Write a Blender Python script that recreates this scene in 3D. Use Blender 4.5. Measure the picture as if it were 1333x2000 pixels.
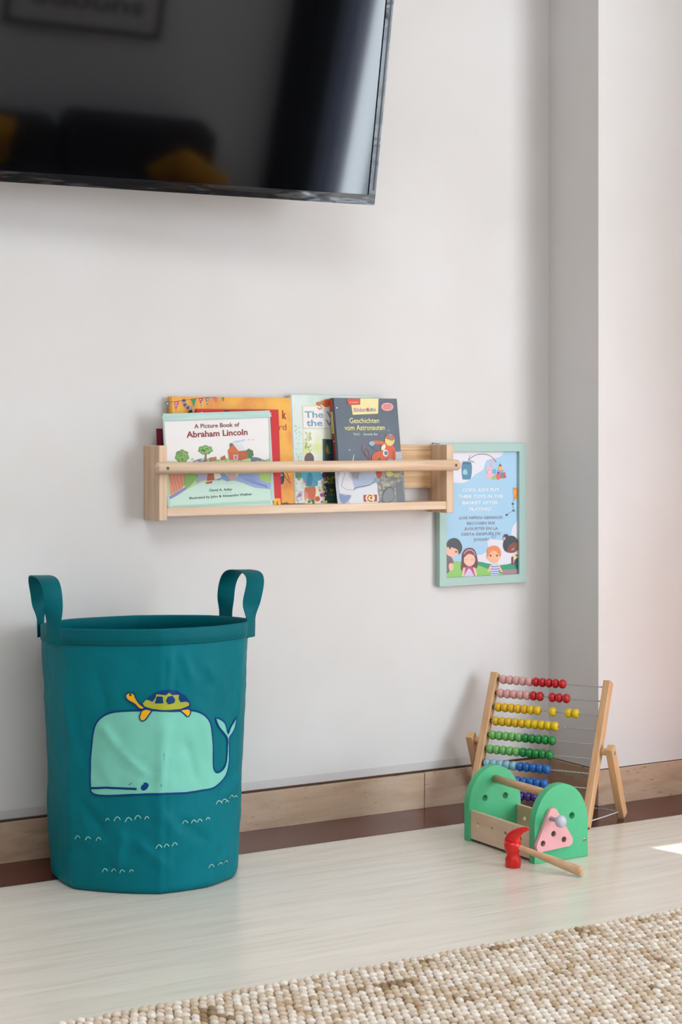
import bpy, bmesh, math, random
from mathutils import Vector, Matrix, Euler, noise
from mathutils.geometry import tessellate_polygon
random.seed(7)
PI = math.pi
S = bpy.context.scene
COL = S.collection
for o in list(bpy.data.objects): bpy.data.objects.remove(o)

# ------------------------------------------------------------------ camera, world, lights, exposure
FP = 3400.0                                   # focal length in pixels of a 1333 x 2000 frame
CAM = Vector((0, -3.228, 0.83))
FW = Vector((.5127, .8586, 0)).normalized(); RT = Vector((FW.y, -FW.x, 0))
cd = bpy.data.cameras.new('camera'); cam = bpy.data.objects.new('camera', cd); COL.objects.link(cam)
cam.location = CAM
cam.rotation_euler = (PI/2, 0, math.atan2(-FW.x, FW.y))
cd.sensor_fit = 'HORIZONTAL'; cd.sensor_width = 24; cd.lens = 24*FP/1333
cd.shift_y = -150/1333
cd.clip_start = .01
cd.dof.use_dof = True; cd.dof.focus_distance = 3.55; cd.dof.aperture_fstop = 13
S.camera = cam
S.view_settings.view_transform = 'Standard'; S.view_settings.look = 'None'
S.view_settings.gamma = 1; S.view_settings.use_curve_mapping = False
S.view_settings.exposure = 0.34
w = bpy.data.worlds.new('world'); S.world = w; w.use_nodes = True
w.node_tree.nodes['Background'].inputs[0].default_value = (.75, .87, 1, 1)
w.node_tree.nodes['Background'].inputs[1].default_value = 1.5

def area(name, loc, rot, sx, sy, power, col):
    l = bpy.data.lights.new(name, 'AREA'); l.shape = 'RECTANGLE'; l.size = sx; l.size_y = sy
    l.energy = power; l.color = col
    o = bpy.data.objects.new(name, l); COL.objects.link(o); o.location = loc; o.rotation_euler = rot
    return o
area('window_daylight', (4.05, -4.14, 1.12), (math.radians(90), 0, 0), 1.82, 2.2, 90, (.84, .935, 1))
area('ceiling_fill_light', (0.6, -2.6, 2.6), (0, 0, 0), 1.6, 1.6, 33, (.92, .97, 1))  # unseen fill light, added to lift the ambient level
sl = bpy.data.lights.new('sun', 'SUN'); sl.energy = 9; sl.angle = math.radians(.2); sl.color = (1, .93, .82)
so = bpy.data.objects.new('sun', sl); COL.objects.link(so); so.location = (4, -8, 4)
so.rotation_euler = Vector((-.2565, 1, -.6232)).to_track_quat('-Z', 'Y').to_euler()

# ------------------------------------------------------------------ pixel <-> surface helpers
def ray(px, py):
    return FW + RT*((px-666.5)/FP) - Vector((0, 0, (py-850)/FP))
def at_y(px, py, Y):
    d = ray(px, py); return CAM + d*((Y-CAM.y)/d.y)
class Face:
    """a flat face whose own x (right) and z (up) carry print; takes photo pixels to its own coordinates"""
    def __init__(s, M, y=0.0):
        s.M = M; s.I = M.inverted(); s.y = y
    def uv(s, px, py):
        o = s.I @ CAM; d = (s.I.to_3x3() @ ray(px, py)); t = (s.y-o.y)/d.y
        p = o + d*t; return (p.x, p.z)
    def map(s, u, v, h): return Vector((u, s.y-h, v))

# ------------------------------------------------------------------ materials
def lin(c):
    if isinstance(c, str):
        c = tuple(int(c[i:i+2], 16)/255 for i in (0, 2, 4))
    return tuple((x/12.92 if x <= .04045 else ((x+.055)/1.055)**2.4) for x in c) + (1,)
MC = {}
def mat(name, c, rough=.6, spec=.5, c2=None, nscale=20, stretch=(1,1,1), bump=0, bscale=200, bstretch=(1,1,1), metal=0,
        detail=4, dist=0, lo=.35, hi=.65, sheen=0, coat=0, trans=0, coord='Object', c3=None, n3=40, lo3=.62, hi3=.7):
    if name in MC: return MC[name]
    m = bpy.data.materials.new(name); m.use_nodes = True; N = m.node_tree.nodes; L = m.node_tree.links
    b = N['Principled BSDF']; b.inputs['Base Color'].default_value = lin(c)
    b.inputs['Roughness'].default_value = rough; b.inputs['Specular IOR Level'].default_value = spec
    b.inputs['Metallic'].default_value = metal
    b.inputs['Coat Weight'].default_value = coat; b.inputs['Coat Roughness'].default_value = .12
    b.inputs['Sheen Weight'].default_value = sheen
    tc = N.new('ShaderNodeTexCoord')
    if c2:
        mp = N.new('ShaderNodeMapping'); mp.inputs['Scale'].default_value = stretch; L.new(tc.outputs[coord], mp.inputs[0])
        n = N.new('ShaderNodeTexNoise'); n.inputs['Scale'].default_value = nscale; n.inputs['Detail'].default_value = detail
        n.inputs['Distortion'].default_value = dist
        L.new(mp.outputs[0], n.inputs['Vector'])
        r = N.new('ShaderNodeValToRGB'); r.color_ramp.elements[0].position = lo; r.color_ramp.elements[1].position = hi
        r.color_ramp.elements[0].color = lin(c); r.color_ramp.elements[1].color = lin(c2)
        L.new(n.outputs['Fac'], r.inputs[0]); out = r.outputs[0]
        if c3:
            n3n = N.new('ShaderNodeTexNoise'); n3n.inputs['Scale'].default_value = n3; n3n.inputs['Detail'].default_value = 5
            L.new(mp.outputs[0], n3n.inputs['Vector'])
            r3 = N.new('ShaderNodeValToRGB'); r3.color_ramp.elements[0].position = lo3; r3.color_ramp.elements[1].position = hi3
            L.new(n3n.outputs['Fac'], r3.inputs[0])
            mx = N.new('ShaderNodeMix'); mx.data_type = 'RGBA'; L.new(r3.outputs[0], mx.inputs[0]); L.new(out, mx.inputs[6])
            mx.inputs[7].default_value = lin(c3); out = mx.outputs[2]
        L.new(out, b.inputs['Base Color'])
    if bump:
        mp2 = N.new('ShaderNodeMapping'); mp2.inputs['Scale'].default_value = bstretch; L.new(tc.outputs[coord], mp2.inputs[0])
        n2 = N.new('ShaderNodeTexNoise'); n2.inputs['Scale'].default_value = bscale; n2.inputs['Detail'].default_value = 3
        L.new(mp2.outputs[0], n2.inputs['Vector'])
        bp = N.new('ShaderNodeBump'); bp.inputs['Strength'].default_value = 1; bp.inputs['Distance'].default_value = bump
        L.new(n2.outputs['Fac'], bp.inputs['Height']); L.new(bp.outputs[0], b.inputs['Normal'])
    if trans:
        t = N.new('ShaderNodeBsdfTranslucent'); t.inputs[0].default_value = lin(c)
        ms = N.new('ShaderNodeMixShader'); ms.inputs[0].default_value = trans
        L.new(b.outputs[0], ms.inputs[1]); L.new(t.outputs[0], ms.inputs[2]); L.new(ms.outputs[0], N['Material Output'].inputs[0])
    MC[name] = m; return m
def ink(c, rough=.5):
    if not isinstance(c, str): c = '%02x%02x%02x' % tuple(c)
    return mat('ink_'+c, c, rough=rough, spec=.4)

M_wall = mat('wall_plaster', 'e2dfde', .75, .3, c2='dcd8d5', nscale=2.5, bump=.0009, bscale=9)
M_ceil = mat('ceiling_paint', 'efeeec', .9, .2)
M_floor = mat('travertine_floor', 'dfd6c9', .24, .45, c2='efe8dd', nscale=4.2, stretch=(.5, 7, 1), detail=12, dist=.3, lo=.2, hi=.8, c3='d8cdbe', n3=11, lo3=.5, hi3=.8)
M_strip = mat('dark_red_stone', '461812', .22, .4, c2='5e2820', nscale=6, stretch=(1, 5, 1), detail=8, dist=.4)
M_base = mat('travertine_skirting', 'ae8f76', .32, .45, c2='cdb39b', nscale=5, stretch=(1.2, 1, 7), detail=10, dist=.6, lo=.25, hi=.75, c3='86705c', n3=42, lo3=.64, hi3=.7, bump=.0006, bscale=60)
M_gap = mat('dark_joint', '4a3628', .9)
def pine(name, a, b, st): return mat(name, a, .5, .35, c2=b, nscale=14, stretch=st, detail=3, dist=.6, lo=.32, hi=.68)
M_pinex = pine('pine_along_x', 'dab695', 'eed3b9', (.3, 9, 9))
M_pinez = pine('pine_upright', 'd8b291', 'e8ccb0', (10, 8, .3))
M_pinedark = pine('pine_backboard', 'cf9f70', 'eccba0', (.3, 6, 13))
M_beech = mat('beech', 'd3a273', .4, .4, c2='deb389', nscale=25, stretch=(4, 4, .5), detail=3)
M_beechx = mat('beech_dowel', 'd2a27a', .4, .4, c2='dfb795', nscale=25, stretch=(4, .5, 4), detail=3)
M_ply = mat('birch_board', 'd6b597', .5, .35, c2='e3c9ae', nscale=12, stretch=(4, .5, 3), detail=3)
M_steel = mat('steel', 'b9bcbc', .3, .5, metal=1)
M_wire = mat('twisted_wire', 'c4cacc', .35, .5, metal=1)
M_black = mat('black_plastic', '0b0b0c', .35, .5)
M_green = mat('green_paint', '4db881', .4, .4, c2='52bd87', nscale=10)
M_pink = mat('pink_paint', 'f0aeb2', .4, .4)
M_lil = mat('lilac_plastic', 'c6c6d2', .35, .5)
M_red = mat('red_plastic', 'dd1a17', .28, .5)
M_teal = mat('teal_fabric', '00737f', .5, .12, c2='007c89', nscale=5, bump=.00035, bscale=900, trans=.07)
M_tealhem = mat('teal_hem', '00656f', .5, .12, bump=.0003, bscale=900)

# ------------------------------------------------------------------ mesh building
class MB:
    def __init__(s): s.v = []; s.f = []; s.m = []; s.sm = []
    def add(s, vs, fs, m, smooth=False):
        b = len(s.v); s.v += [Vector(p) for p in vs]
        for f in fs: s.f.append([b+i for i in f]); s.m.append(m); s.sm.append(smooth)
    def box(s, x0, x1, y0, y1, z0, z1, m, T=None):
        vs = [Vector((x, y, z)) for x in (x0, x1) for y in (y0, y1) for z in (z0, z1)]
        if T: vs = [T @ p for p in vs]
        s.add(vs, [(0,1,3,2), (4,6,7,5), (0,4,5,1), (2,3,7,6), (0,2,6,4), (1,5,7,3)], m)
    def rings(s, rings, m, close=True, caps=True, smooth=True):
        n = len(rings[0]); vs = [p for r in rings for p in r]; fs = []
        for i in range(len(rings)-1):
            for j in range(n if close else n-1):
                a = i*n+j; b = i*n+(j+1) % n; fs.append((a, b, b+n, a+n))
        s.add(vs, fs, m, smooth)
        if caps:
            s.add(rings[0], [tuple(range(n))[::-1]], m); s.add(rings[-1], [tuple(range(n))], m)
    def tube(s, pts, rad, m, seg=16, caps=True, up=None, flat=1.0):
        pts = [Vector(p) for p in pts]
        if not hasattr(rad, '__len__'): rad = [rad]*len(pts)
        rings = []; prev = None
        for i, p in enumerate(pts):
            d = (pts[min(i+1, len(pts)-1)]-pts[max(i-1, 0)]).normalized()
            if prev is None:
                a = Vector(up) if up else (Vector((0,0,1)) if abs(d.z) < .9 else Vector((1,0,0)))
            else: a = prev
            x = (a - d*a.dot(d)).normalized(); prev = x; y = d.cross(x)
            rings.append([p + (x*math.cos(2*PI*k/seg) + y*math.sin(2*PI*k/seg)*flat)*rad[i] for k in range(seg)])
        s.rings(rings, m, True, caps)
    def lathe(s, prof, m, o=(0,0,0), ax=(0,0,1), seg=24):
        o = Vector(o); ax = Vector(ax).normalized()
        a = Vector((0,0,1)) if abs(ax.z) < .9 else Vector((1,0,0)); x = (a-ax*a.dot(ax)).normalized(); y = ax.cross(x)
        s.rings([[o+ax*h+(x*math.cos(2*PI*k/seg)+y*math.sin(2*PI*k/seg))*max(r, 1e-5) for k in range(seg)] for r, h in prof], m, True, True)
    def plate(s, outer, holes, y0, y1, m, hole_m=None, fn=None):
        """outline in (x,z) with holes, extruded from y0 (front) to y1"""
        fn = fn or (lambda u, v, y: Vector((u, y, v)))
        loops = [outer]+holes
        tri = tessellate_polygon([[Vector((a, b, 0)) for a, b in L] for L in loops])
        flat = [p for L in loops for p in L]
        for y in (y0, y1): s.add([fn(a, b, y) for a, b in flat], tri, m)
        for li, L in enumerate(loops):
            n = len(L); vs = [fn(a, b, y0) for a, b in L]+[fn(a, b, y1) for a, b in L]
            s.add(vs, [(i, (i+1) % n, n+(i+1) % n, n+i) for i in range(n)], (hole_m or m) if li else m, n > 12)
    # ---- print on a surface: mp(u, v, h) -> point; h = tiny ink height
    def poly(s, pts, mp, m, h=.0003, grid=0, holes=()):
        loops = [list(pts)]+[list(x) for x in holes]
        tri = tessellate_polygon([[Vector((a, b, 0)) for a, b in L] for L in loops]); flat = [p for L in loops for p in L]
        if not grid:
            s.add([mp(a, b, h) for a, b in flat], tri, m); return
        bm = bmesh.new(); vs = [bm.verts.new((a, b, 0)) for a, b in flat]
        for t in tri:
            try: bm.faces.new([vs[i] for i in t])
            except Exception: pass
        for ax in (0, 1):
            lo = min(p[ax] for p in flat); hi = max(p[ax] for p in flat); k = math.ceil(lo/grid)
            while k*grid < hi:
                co = [0,0,0]; co[ax] = k*grid; no = [0,0,0]; no[ax] = 1
                bmesh.ops.bisect_plane(bm, geom=bm.verts[:]+bm.edges[:]+bm.faces[:], plane_co=co, plane_no=no, dist=1e-7); k += 1
        bm.verts.index_update()
        s.add([mp(v.co.x, v.co.y, h) for v in bm.verts], [[v.index for v in f.verts] for f in bm.faces], m, True); bm.free()
    def stroke(s, pts, wd, mp, m, h=.0005, closed=False, grid=0):
        P = [Vector(p) for p in pts]; n = len(P)
        if closed: seq = range(n+1)
        else: seq = range(n)
        Lf = []; Rg = []
        for i in seq:
            i0 = i % n
            a = P[(i0-1) % n] if (closed or i0 > 0) else P[i0]; b = P[(i0+1) % n] if (closed or i0 < n-1) else P[i0]
            d = (b-a); d = d.normalized() if d.length else Vector((1, 0)); q = Vector((-d.y, d.x))
            ww = wd/2 if not callable(wd) else wd(i/(n-1))/2
            Lf.append(P[i0]+q*ww); Rg.append(P[i0]-q*ww)
        for i in range(len(Lf)-1):
            k = 1
            if grid: k = max(1, int((Lf[i]-Lf[i+1]).length/grid))
            for j in range(k):
                A = Lf[i].lerp(Lf[i+1], j/k); B = Lf[i].lerp(Lf[i+1], (j+1)/k); Cc = Rg[i].lerp(Rg[i+1], (j+1)/k); D = Rg[i].lerp(Rg[i+1], j/k)
                s.add([mp(q.x, q.y, h) for q in (A, B, Cc, D)], [(0, 1, 2, 3)], m, bool(grid))
        if not closed:
            for q in (P[0], P[-1]):
                r = wd/2 if not callable(wd) else 0
                if r > .0004: s.add([mp(q.x+r*math.cos(t*PI/4), q.y+r*math.sin(t*PI/4), h) for t in range(8)], [tuple(range(8))], m)
    def text(s, string, a, b, hgt, mp, m, h=.0005, bold=0.0, shear=0.0, serif=False):
        """text whose baseline runs from a to b (own coordinates), capital height hgt"""
        vs, fs = text_mesh(string, bold, shear)
        x0 = min(p[0] for p in vs); x1 = max(p[0] for p in vs)
        a = Vector(a); b = Vector(b); d = (b-a); q = Vector((-d.y, d.x)).normalized()
        s.add([mp(*(a+d*((p[0]-x0)/(x1-x0))+q*(p[1]/CAPH*hgt)), h) for p in vs], fs, m)
    def build(s, name, parent=None, bevel=0, subsurf=0, seg=2, kind=None):
        me = bpy.data.meshes.new(name); me.from_pydata([tuple(v) for v in s.v], [], s.f)
        ms = []
        for m in s.m:
            if m not in ms: ms.append(m)
        for m in ms: me.materials.append(m)
        idx = {m.name: i for i, m in enumerate(ms)}
        me.polygons.foreach_set('material_index', [idx[m.name] for m in s.m])
        me.polygons.foreach_set('use_smooth', s.sm); me.update()
        o = bpy.data.objects.new(name, me); COL.objects.link(o)
        bm = bmesh.new(); bm.from_mesh(me)
        bmesh.ops.remove_doubles(bm, verts=bm.verts, dist=1e-6)
        if not getattr(s, 'nofix', False): bmesh.ops.recalc_face_normals(bm, faces=bm.faces)
        bm.to_mesh(me); bm.free()
        if parent: o.parent = parent
        if bevel:
            b = o.modifiers.new('bevel', 'BEVEL'); b.width = bevel; b.segments = seg; b.limit_method = 'ANGLE'; b.angle_limit = math.radians(50)
        if subsurf:
            u = o.modifiers.new('sub', 'SUBSURF'); u.levels = u.render_levels = subsurf
        if kind: o['kind'] = kind
        return o
TM = {}
def text_mesh(string, bold=0, shear=0):
    k = (string, bold, shear)
    if k in TM: return TM[k]
    c = bpy.data.curves.new('t', 'FONT'); c.body = string; c.resolution_u = 3; c.offset = bold; c.shear = shear; c.size = 1
    o = bpy.data.objects.new('t', c); COL.objects.link(o); bpy.context.view_layer.update()
    me = bpy.data.meshes.new_from_object(o.evaluated_get(bpy.context.evaluated_depsgraph_get()))
    r = ([(v.co.x, v.co.y) for v in me.vertices], [tuple(p.vertices) for p in me.polygons])
    bpy.data.objects.remove(o); bpy.data.curves.remove(c); bpy.data.meshes.remove(me); TM[k] = r; return r
CAPH = max(p[1] for p in text_mesh('H')[0])

def tag(o, label, cat, group=None):
    o['label'] = label; o['category'] = cat
    if group: o['group'] = group
    return o
def thing(name, label, cat, loc=(0,0,0), rot=(0,0,0), group=None):
    o = bpy.data.objects.new(name, None); COL.objects.link(o); o.location = loc; o.rotation_euler = rot; o.empty_display_size = .05
    return tag(o, label, cat, group)
def circ(cx, cy, r, n=20, ry=None, a0=0): return [(cx+r*math.cos(a0+2*PI*i/n), cy+(ry or r)*math.sin(a0+2*PI*i/n)) for i in range(n)]
def rrect(x0, x1, z0, z1, r, n=5):
    o = []
    for cx, cz, a in ((x1-r, z1-r, 0), (x0+r, z1-r, 90), (x0+r, z0+r, 180), (x1-r, z0+r, 270)):
        for i in range(n+1):
            t = math.radians(a+90*i/n); o.append((cx+r*math.cos(t), cz+r*math.sin(t)))
    return o
def smoothpoly(pts, k=3, closed=True):
    """Catmull-Rom through the points"""
    n = len(pts); out = []
    rng = range(n) if closed else range(n-1)
    g = lambda i: Vector(pts[i % n]) if closed else Vector(pts[max(0, min(n-1, i))])
    for i in rng:
        p0, p1, p2, p3 = g(i-1), g(i), g(i+1), g(i+2)
        for j in range(k):
            t = j/k
            q = .5*((2*p1)+(-p0+p2)*t+(2*p0-5*p1+4*p2-p3)*t*t+(-p0+3*p1-3*p2+p3)*t**3); out.append((q.x, q.y))
    if not closed: out.append(tuple(pts[-1]))
    return out

# ------------------------------------------------------------------ the room
XL, XR, YF, ZC = -2.2, 5.0, -4.0, 2.62
def struct(name, m): 
    o = m.build(name); o['kind'] = 'structure'; return o
b = MB(); b.box(XL-.1, XR+.4, YF-.1, .2, -.05, 0, M_floor); struct('floor', b)
b = MB(); b.box(XL-.1, XR+.1, YF-.1, .2, ZC, ZC+.05, M_ceil); struct('ceiling', b)
# back wall: plaster face at y=.006, tucked back above the skirting
b = MB()
prof = [(.006, ZC), (.006, .102), (.007, .098), (.011, .0835), (.05, .0835), (.12, .0835), (.12, ZC)]
b.rings([[Vector((x, y, z)) for y, z in prof] for x in (XL, 2.4945)], M_wall, True, True, False); struct('wall_back', b)
# column in the corner
b = MB()
b.box(2.4945, XR+.1, -.176, .12, .0815, ZC, M_wall)
struct('wall_column', b)
b = MB(); b.box(XL-.1, XL, YF, .12, 0, ZC, M_wall); struct('wall_left', b)
M_front = mat('wall_front_plaster', 'eceef4', .8, .3)
b = MB(); b.box(XL, 3.13, YF-.1, YF, 0, ZC, M_front); b.box(4.97, XR, YF-.1, YF, 0, ZC, M_front); b.box(3.13, 4.97, YF-.1, YF, 2.23, ZC, M_front); struct('wall_front', b)
b = MB(); b.box(XR, XR+.1, YF, -.176, 0, ZC, M_wall); struct('wall_right', b)
M_white = mat('white_lacquer', 'eeeeec', .35)
b = MB()
for x in (3.13, 4.04, 4.94): b.box(x, x+.03, YF-.06, YF-.02, 0, 2.23, M_white)
for z in (0, 2.19): b.box(3.13, 4.97, YF-.06, YF-.02, z, z+.04, M_white); struct('window_1', b)
# skirting
b = MB(); jx = 1.86
def skirt(m, x0, x1, y0, y1): m.box(x0, x1, y0, y1, 0, .0795, M_base)
j = at_y(830, 1540, 0).x
skirt(b, XL, j-.0008, 0, .1); skirt(b, j+.0008, 2.4945, 0, .1)
b.box(XL, 2.49, .006, .1, 0, .0835, M_gap)
o = struct('baseboard_back', b); o.modifiers.new('b', 'BEVEL').width = .0012
b = MB(); skirt(b, 2.4905, 3.2965, -.18, .0); b.box(2.4965, 3.2965, -.172, .0, .079, .0815, M_gap)
o = struct('baseboard_column', b); o.modifiers.new('b', 'BEVEL').width = .0012
b = MB(); b.add([(XL, -.1655, .0008), (2.329, -.1655, .0008), (2.329, -.34, .0008), (XR, -.34, .0008), (XR, -.18, .0008), (2.4945, -.18, .0008), (2.4945, 0, .0008), (XL, 0, .0008)],
      [(0, 1, 6, 7), (1, 2, 5, 6), (2, 3, 4, 5)], M_strip); b.nofix = False; struct('trim_1', b)

# ------------------------------------------------------------------ television
yaw = math.radians(-5.5); tilt = math.radians(12.3)
X_ = Vector((math.cos(yaw), math.sin(yaw), 0)); nh = Vector((math.sin(yaw), -math.cos(yaw), 0))
N_ = (nh*math.cos(tilt) - Vector((0, 0, 1))*math.sin(tilt)).normalized()      # out of the screen
U_ = (nh*math.sin(tilt) + Vector((0, 0, 1))*math.cos(tilt)).normalized()
TVM = Matrix(((X_.x, -N_.x, U_.x, 1.8882), (X_.y, -N_.y, U_.y, -.2), (X_.z, -N_.z, U_.z, 1.3012), (0, 0, 0, 1)))
TW, TH = 1.12, .66
tv = thing('television', 'large black flat-screen television mounted on the wall above the shelf, tilted down', 'television')
tv.matrix_world = TVM @ Matrix.Translation((-TW/2, 0, 0))
hx = TW/2
def rr(x0, x1, z0, z1, r, y): return [Vector((a, y, c)) for a, c in rrect(x0, x1, z0, z1, r)]
M_bez = mat('smoked_gloss_trim', '1b1a1c', .1, .8, bump=.0035, bscale=9, bstretch=(.5, 1, 2.2))
M_scr = mat('screen_glass', '040405', .05, .78)
b = MB(); b.plate(rrect(-hx, hx, 0, TH, .004), [rrect(-hx+.02, hx-.0155, .0205, TH-.016, .0015)[::-1]], 0, .012, M_bez)
b.build('bezel', tv, bevel=.0015)
b = MB(); b.box(-hx+.018, hx-.0135, .003, .01, .0185, TH-.014, M_scr); b.build('screen', tv)
b = MB(); b.rings([rr(-hx, hx, 0, TH, .004, .012), rr(-hx+.004, hx-.004, .004, TH-.004, .004, .03), rr(-hx+.1, hx-.1, .08, TH-.1, .01, .05), rr(-hx+.1, hx-.1, .08, TH-.1, .01, .051)], M_black, smooth=False)
b.build('back_housing', tv)
b = MB(); I3 = TVM.inverted()
b.tube([(0, .045, .33), (.0, .08, .325), ((tv.matrix_world.inverted() @ Vector((1.34, .0, 1.6))))], .02, M_black); b.build('wall_bracket', tv)
b = MB()
b.box(hx-.0075, hx-.004, -.0006, .001, .03, TH-.03, M_black); b.build('edge_trim', tv)

# ------------------------------------------------------------------ shelf
sh = thing('wall_shelf', 'pale pine wall shelf with a round front rail holding picture books', 'shelf', (1.82, 0.006, .659))
ox, oz = -1.82, -.659
def sb(m, x0, x1, y0, y1, z0, z1, mt): m.box(x0+ox, x1+ox, y0-.006, y1-.006, z0+oz, z1+oz, mt)
b = MB(); sb(b, 1.4648, 1.483, -.068, .006, .659, .8095, M_pinez); b.build('side_panel', sh, bevel=.0018)
b = MB(); sb(b, 2.157, 2.176, -.068, .006, .659, .8095, M_pinez); b.build('side_panel', sh, bevel=.0018)
b = MB(); sb(b, 1.483, 2.157, -.006, .006, .713, .8085, M_pinedark); b.build('back_rail', sh, bevel=.001)
b = MB(); sb(b, 1.483, 2.157, -.0675, .006, .6675, .685, M_pinex); b.build('bottom_board', sh, bevel=.0015)
b = MB(); b.lathe([(.0, 0), (.0095, 0), (.0118, .003), (.0118, .724), (.0095, .7275), (0, .7275)], M_pinex, (1.4535+ox, -.0855, .7645+oz), (1, 0, 0), 32)
rod = b.build('front_rail', sh)
for sx in (1.4735, 2.1665):
    b = MB(); b.lathe([(.0, 0), (.0032, 0), (.0032, .0012), (.0018, .0016), (0, .001)], mat('dull_screw', '6a6a6c', .5, .5, metal=1), (sx+ox, -.0965, .7645+oz), (0, -1, 0), 12)
    b.lathe([(0, 0), (.0013, 0), (.0013, .0003), (0, .0003)], M_gap, (sx+ox, -.0979, .7645+oz), (0, -1, 0), 6); b.build('screw', sh)
b = MB(); b.box(2.1685+ox, 2.1705+ox, -.006, 0, .809+oz, .8135+oz, M_steel); b.lathe([(0,0),(.0022,0),(.0022,.001),(0,.001)], M_steel, (2.1695+ox, -.006, .8125+oz), (0,-1,0), 10); b.build('hanging_hook', sh)

# ------------------------------------------------------------------ books
M_page = mat('paper_edges', 'e9e2d2', .8, .2, c2='d8cfbb', nscale=300, stretch=(1, 8, 1))
def book(name, label, X0, yb, wdt, h, lean, roll, t, cover, spine=None, hard=True, group=None, page_in=.003):
    """front cover face on local y=0, spine at local x=0; returns root, cover builder, Face"""
    ln = math.radians(lean)
    root = thing(name, label, 'book', (X0, yb, .6853+t*math.sin(ln)+.0002), (-ln, math.radians(roll), 0), group)
    bpy.context.view_layer.update()
    M = Matrix.Translation(root.location) @ root.rotation_euler.to_matrix().to_4x4()
    c = .0018 if hard else .0004
    b = MB(); p = page_in if hard else 0
    b.box(0, wdt, 0, c, 0, h, cover); b.box(0, wdt, t-c, t, 0, h, cover); b.box(-.0006, c, 0, t, 0, h, spine or cover)
    g = MB(); g.box(c, wdt-p, c, t-c, p, h-p, M_page); g.build('pages', root)
    return root, b, Face(M)
def done(b, root): b.build('cover', root)

# --- orange book with bunting
M_or = mat('orange_cover', 'e8962a', .45, .4, c2='f3b53c', nscale=18, detail=4, c3='e07a28', n3=12, lo3=.58, hi3=.75)
rt, b, F = book('picture_book', 'large orange picture book with coloured bunting along its top edge', 1.5154, -.030, .2812, .2234, 4.9, 0, .009, M_or, mat('orange_spine', 'e6a03a', .45))
def cr(x0, y0, s): return lambda x, y: (x0+x/s, y0+y/s)
def onto(F, c, pts): return [F.uv(*c(x, y)) for x, y in pts]
c = cr(310, 765, 8.887)
b.stroke(onto(F, c, [(95, 180), (210, 178), (400, 155), (560, 128), (700, 112), (900, 98), (1000, 95)]), .0006, F.map, ink('2b2320'))
for pts, col in (([(105, 178), (195, 178), (140, 290)], '5d6f78'), ([(268, 172), (360, 168), (300, 325)], 'c8547c'), ([(555, 132), (655, 122), (612, 268)], '2f8f55'),
                 ([(703, 115), (775, 108), (742, 255)], 'c23b50'), ([(808, 105), (880, 102), (850, 250)], '6f7fa8'), ([(940, 98), (1025, 96), (1000, 205)], 'd46b72'), ([(1085, 98), (1145, 98), (1122, 178)], '3c9a4a')):
    b.poly(onto(F, c, pts), F.map, ink(col), .0004)
for q in ((300, 200), (300, 240), (730, 140), (750, 175), (742, 210), (850, 140), (850, 185), (150, 205)):
    b.poly(onto(F, c, circ(q[0], q[1], 11, 8)), F.map, ink('f2dfe0'), .0006)
for i, q in enumerate([(440, 160), (445, 200), (460, 235), (485, 262), (515, 280), (550, 290)]):
    b.poly(onto(F, c, circ(q[0], q[1], 32, 12)), F.map, ink('4b4250' if i % 2 == 0 else '9a93a5'), .0004+i*.00004)
b.poly(onto(F, c, [(470, 400), (510, 350), (560, 300), (590, 320), (590, 420), (480, 420)]), F.map, ink('3a2018'), .0005)
b.poly(onto(F, c, [(580, 310), (640, 290), (650, 420), (590, 420)]), F.map, ink('d9a2a0'), .0006)
c = cr(530, 920, 10.254)
b.text('k', F.uv(551.5, 817.5), F.uv(559.5, 817.6), .0168, F.map, ink('a8232c'), bold=.035)
b.text('rd', F.uv(545.5, 840), F.uv(560, 840), .0128, F.map, ink('b03a2c'), bold=.0)
b.poly(onto(F, c, circ(215, 130, 50, 18, 140)), F.map, ink('2c2f3a'), .0004); b.poly(onto(F, c, circ(205, 80, 30, 12)), F.map, ink('8fa0a8'), .0006)
b.stroke(onto(F, c, [(250, 60), (310, 160), (395, 250)]), .0012, F.map, ink('5a3410')); b.stroke(onto(F, c, [(310, 40), (345, 120), (372, 185)]), .0012, F.map, ink('5a3410'))
b.text('nth', F.uv(549.5, 987), F.uv(564, 987), .008, F.map, ink('3b3b48'), bold=.01)
b.stroke([F.uv(334.5, 774), F.uv(343, 990)], .0011, F.map, ink('b8701c'), .0003)
done(b, rt)
# --- maroon book
rt, b, F = book('picture_book', 'thin maroon book, only its left edge showing behind the green and white book', 1.4785, -.042, .11, .158, 4.5, 0, .004, ink('7a1840'))
done(b, rt)
# --- red book
M_rd = mat('red_cover', 'c80d15', .45, .3, c2='d0141b', nscale=10)
rt, b, F = book('picture_book', 'bright red book with a yellow label, between the orange and the green and white book', 1.5632, -.0495, .1907, .1982, 4.0, 0, .006, M_rd, hard=True)
b.poly([F.uv(x, y) for x, y in ((535, 973.5), (547.8, 973.2), (549, 992), (535, 992))], F.map, ink('f3b81c'), .0003)
b.text('E', F.uv(540.5, 986), F.uv(544, 986), .007, F.map, ink('3a2a10'), bold=.01)
b.poly([F.uv(x, y) for x, y in circ(394, 807, 2.6, 10)], F.map, ink('f2c230'), .0003)
b.poly([F.uv(x, y) for x, y in circ(443, 806, 8, 16, 5)], F.map, ink('22262a'), .0003)
b.stroke([F.uv(410, 803.5), F.uv(425, 803), F.uv(432, 806)], .001, F.map, ink('8e0f14')); b.stroke([F.uv(455, 803), F.uv(500, 802.5)], .001, F.map, ink('8e0f14'))
done(b, rt)
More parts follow.
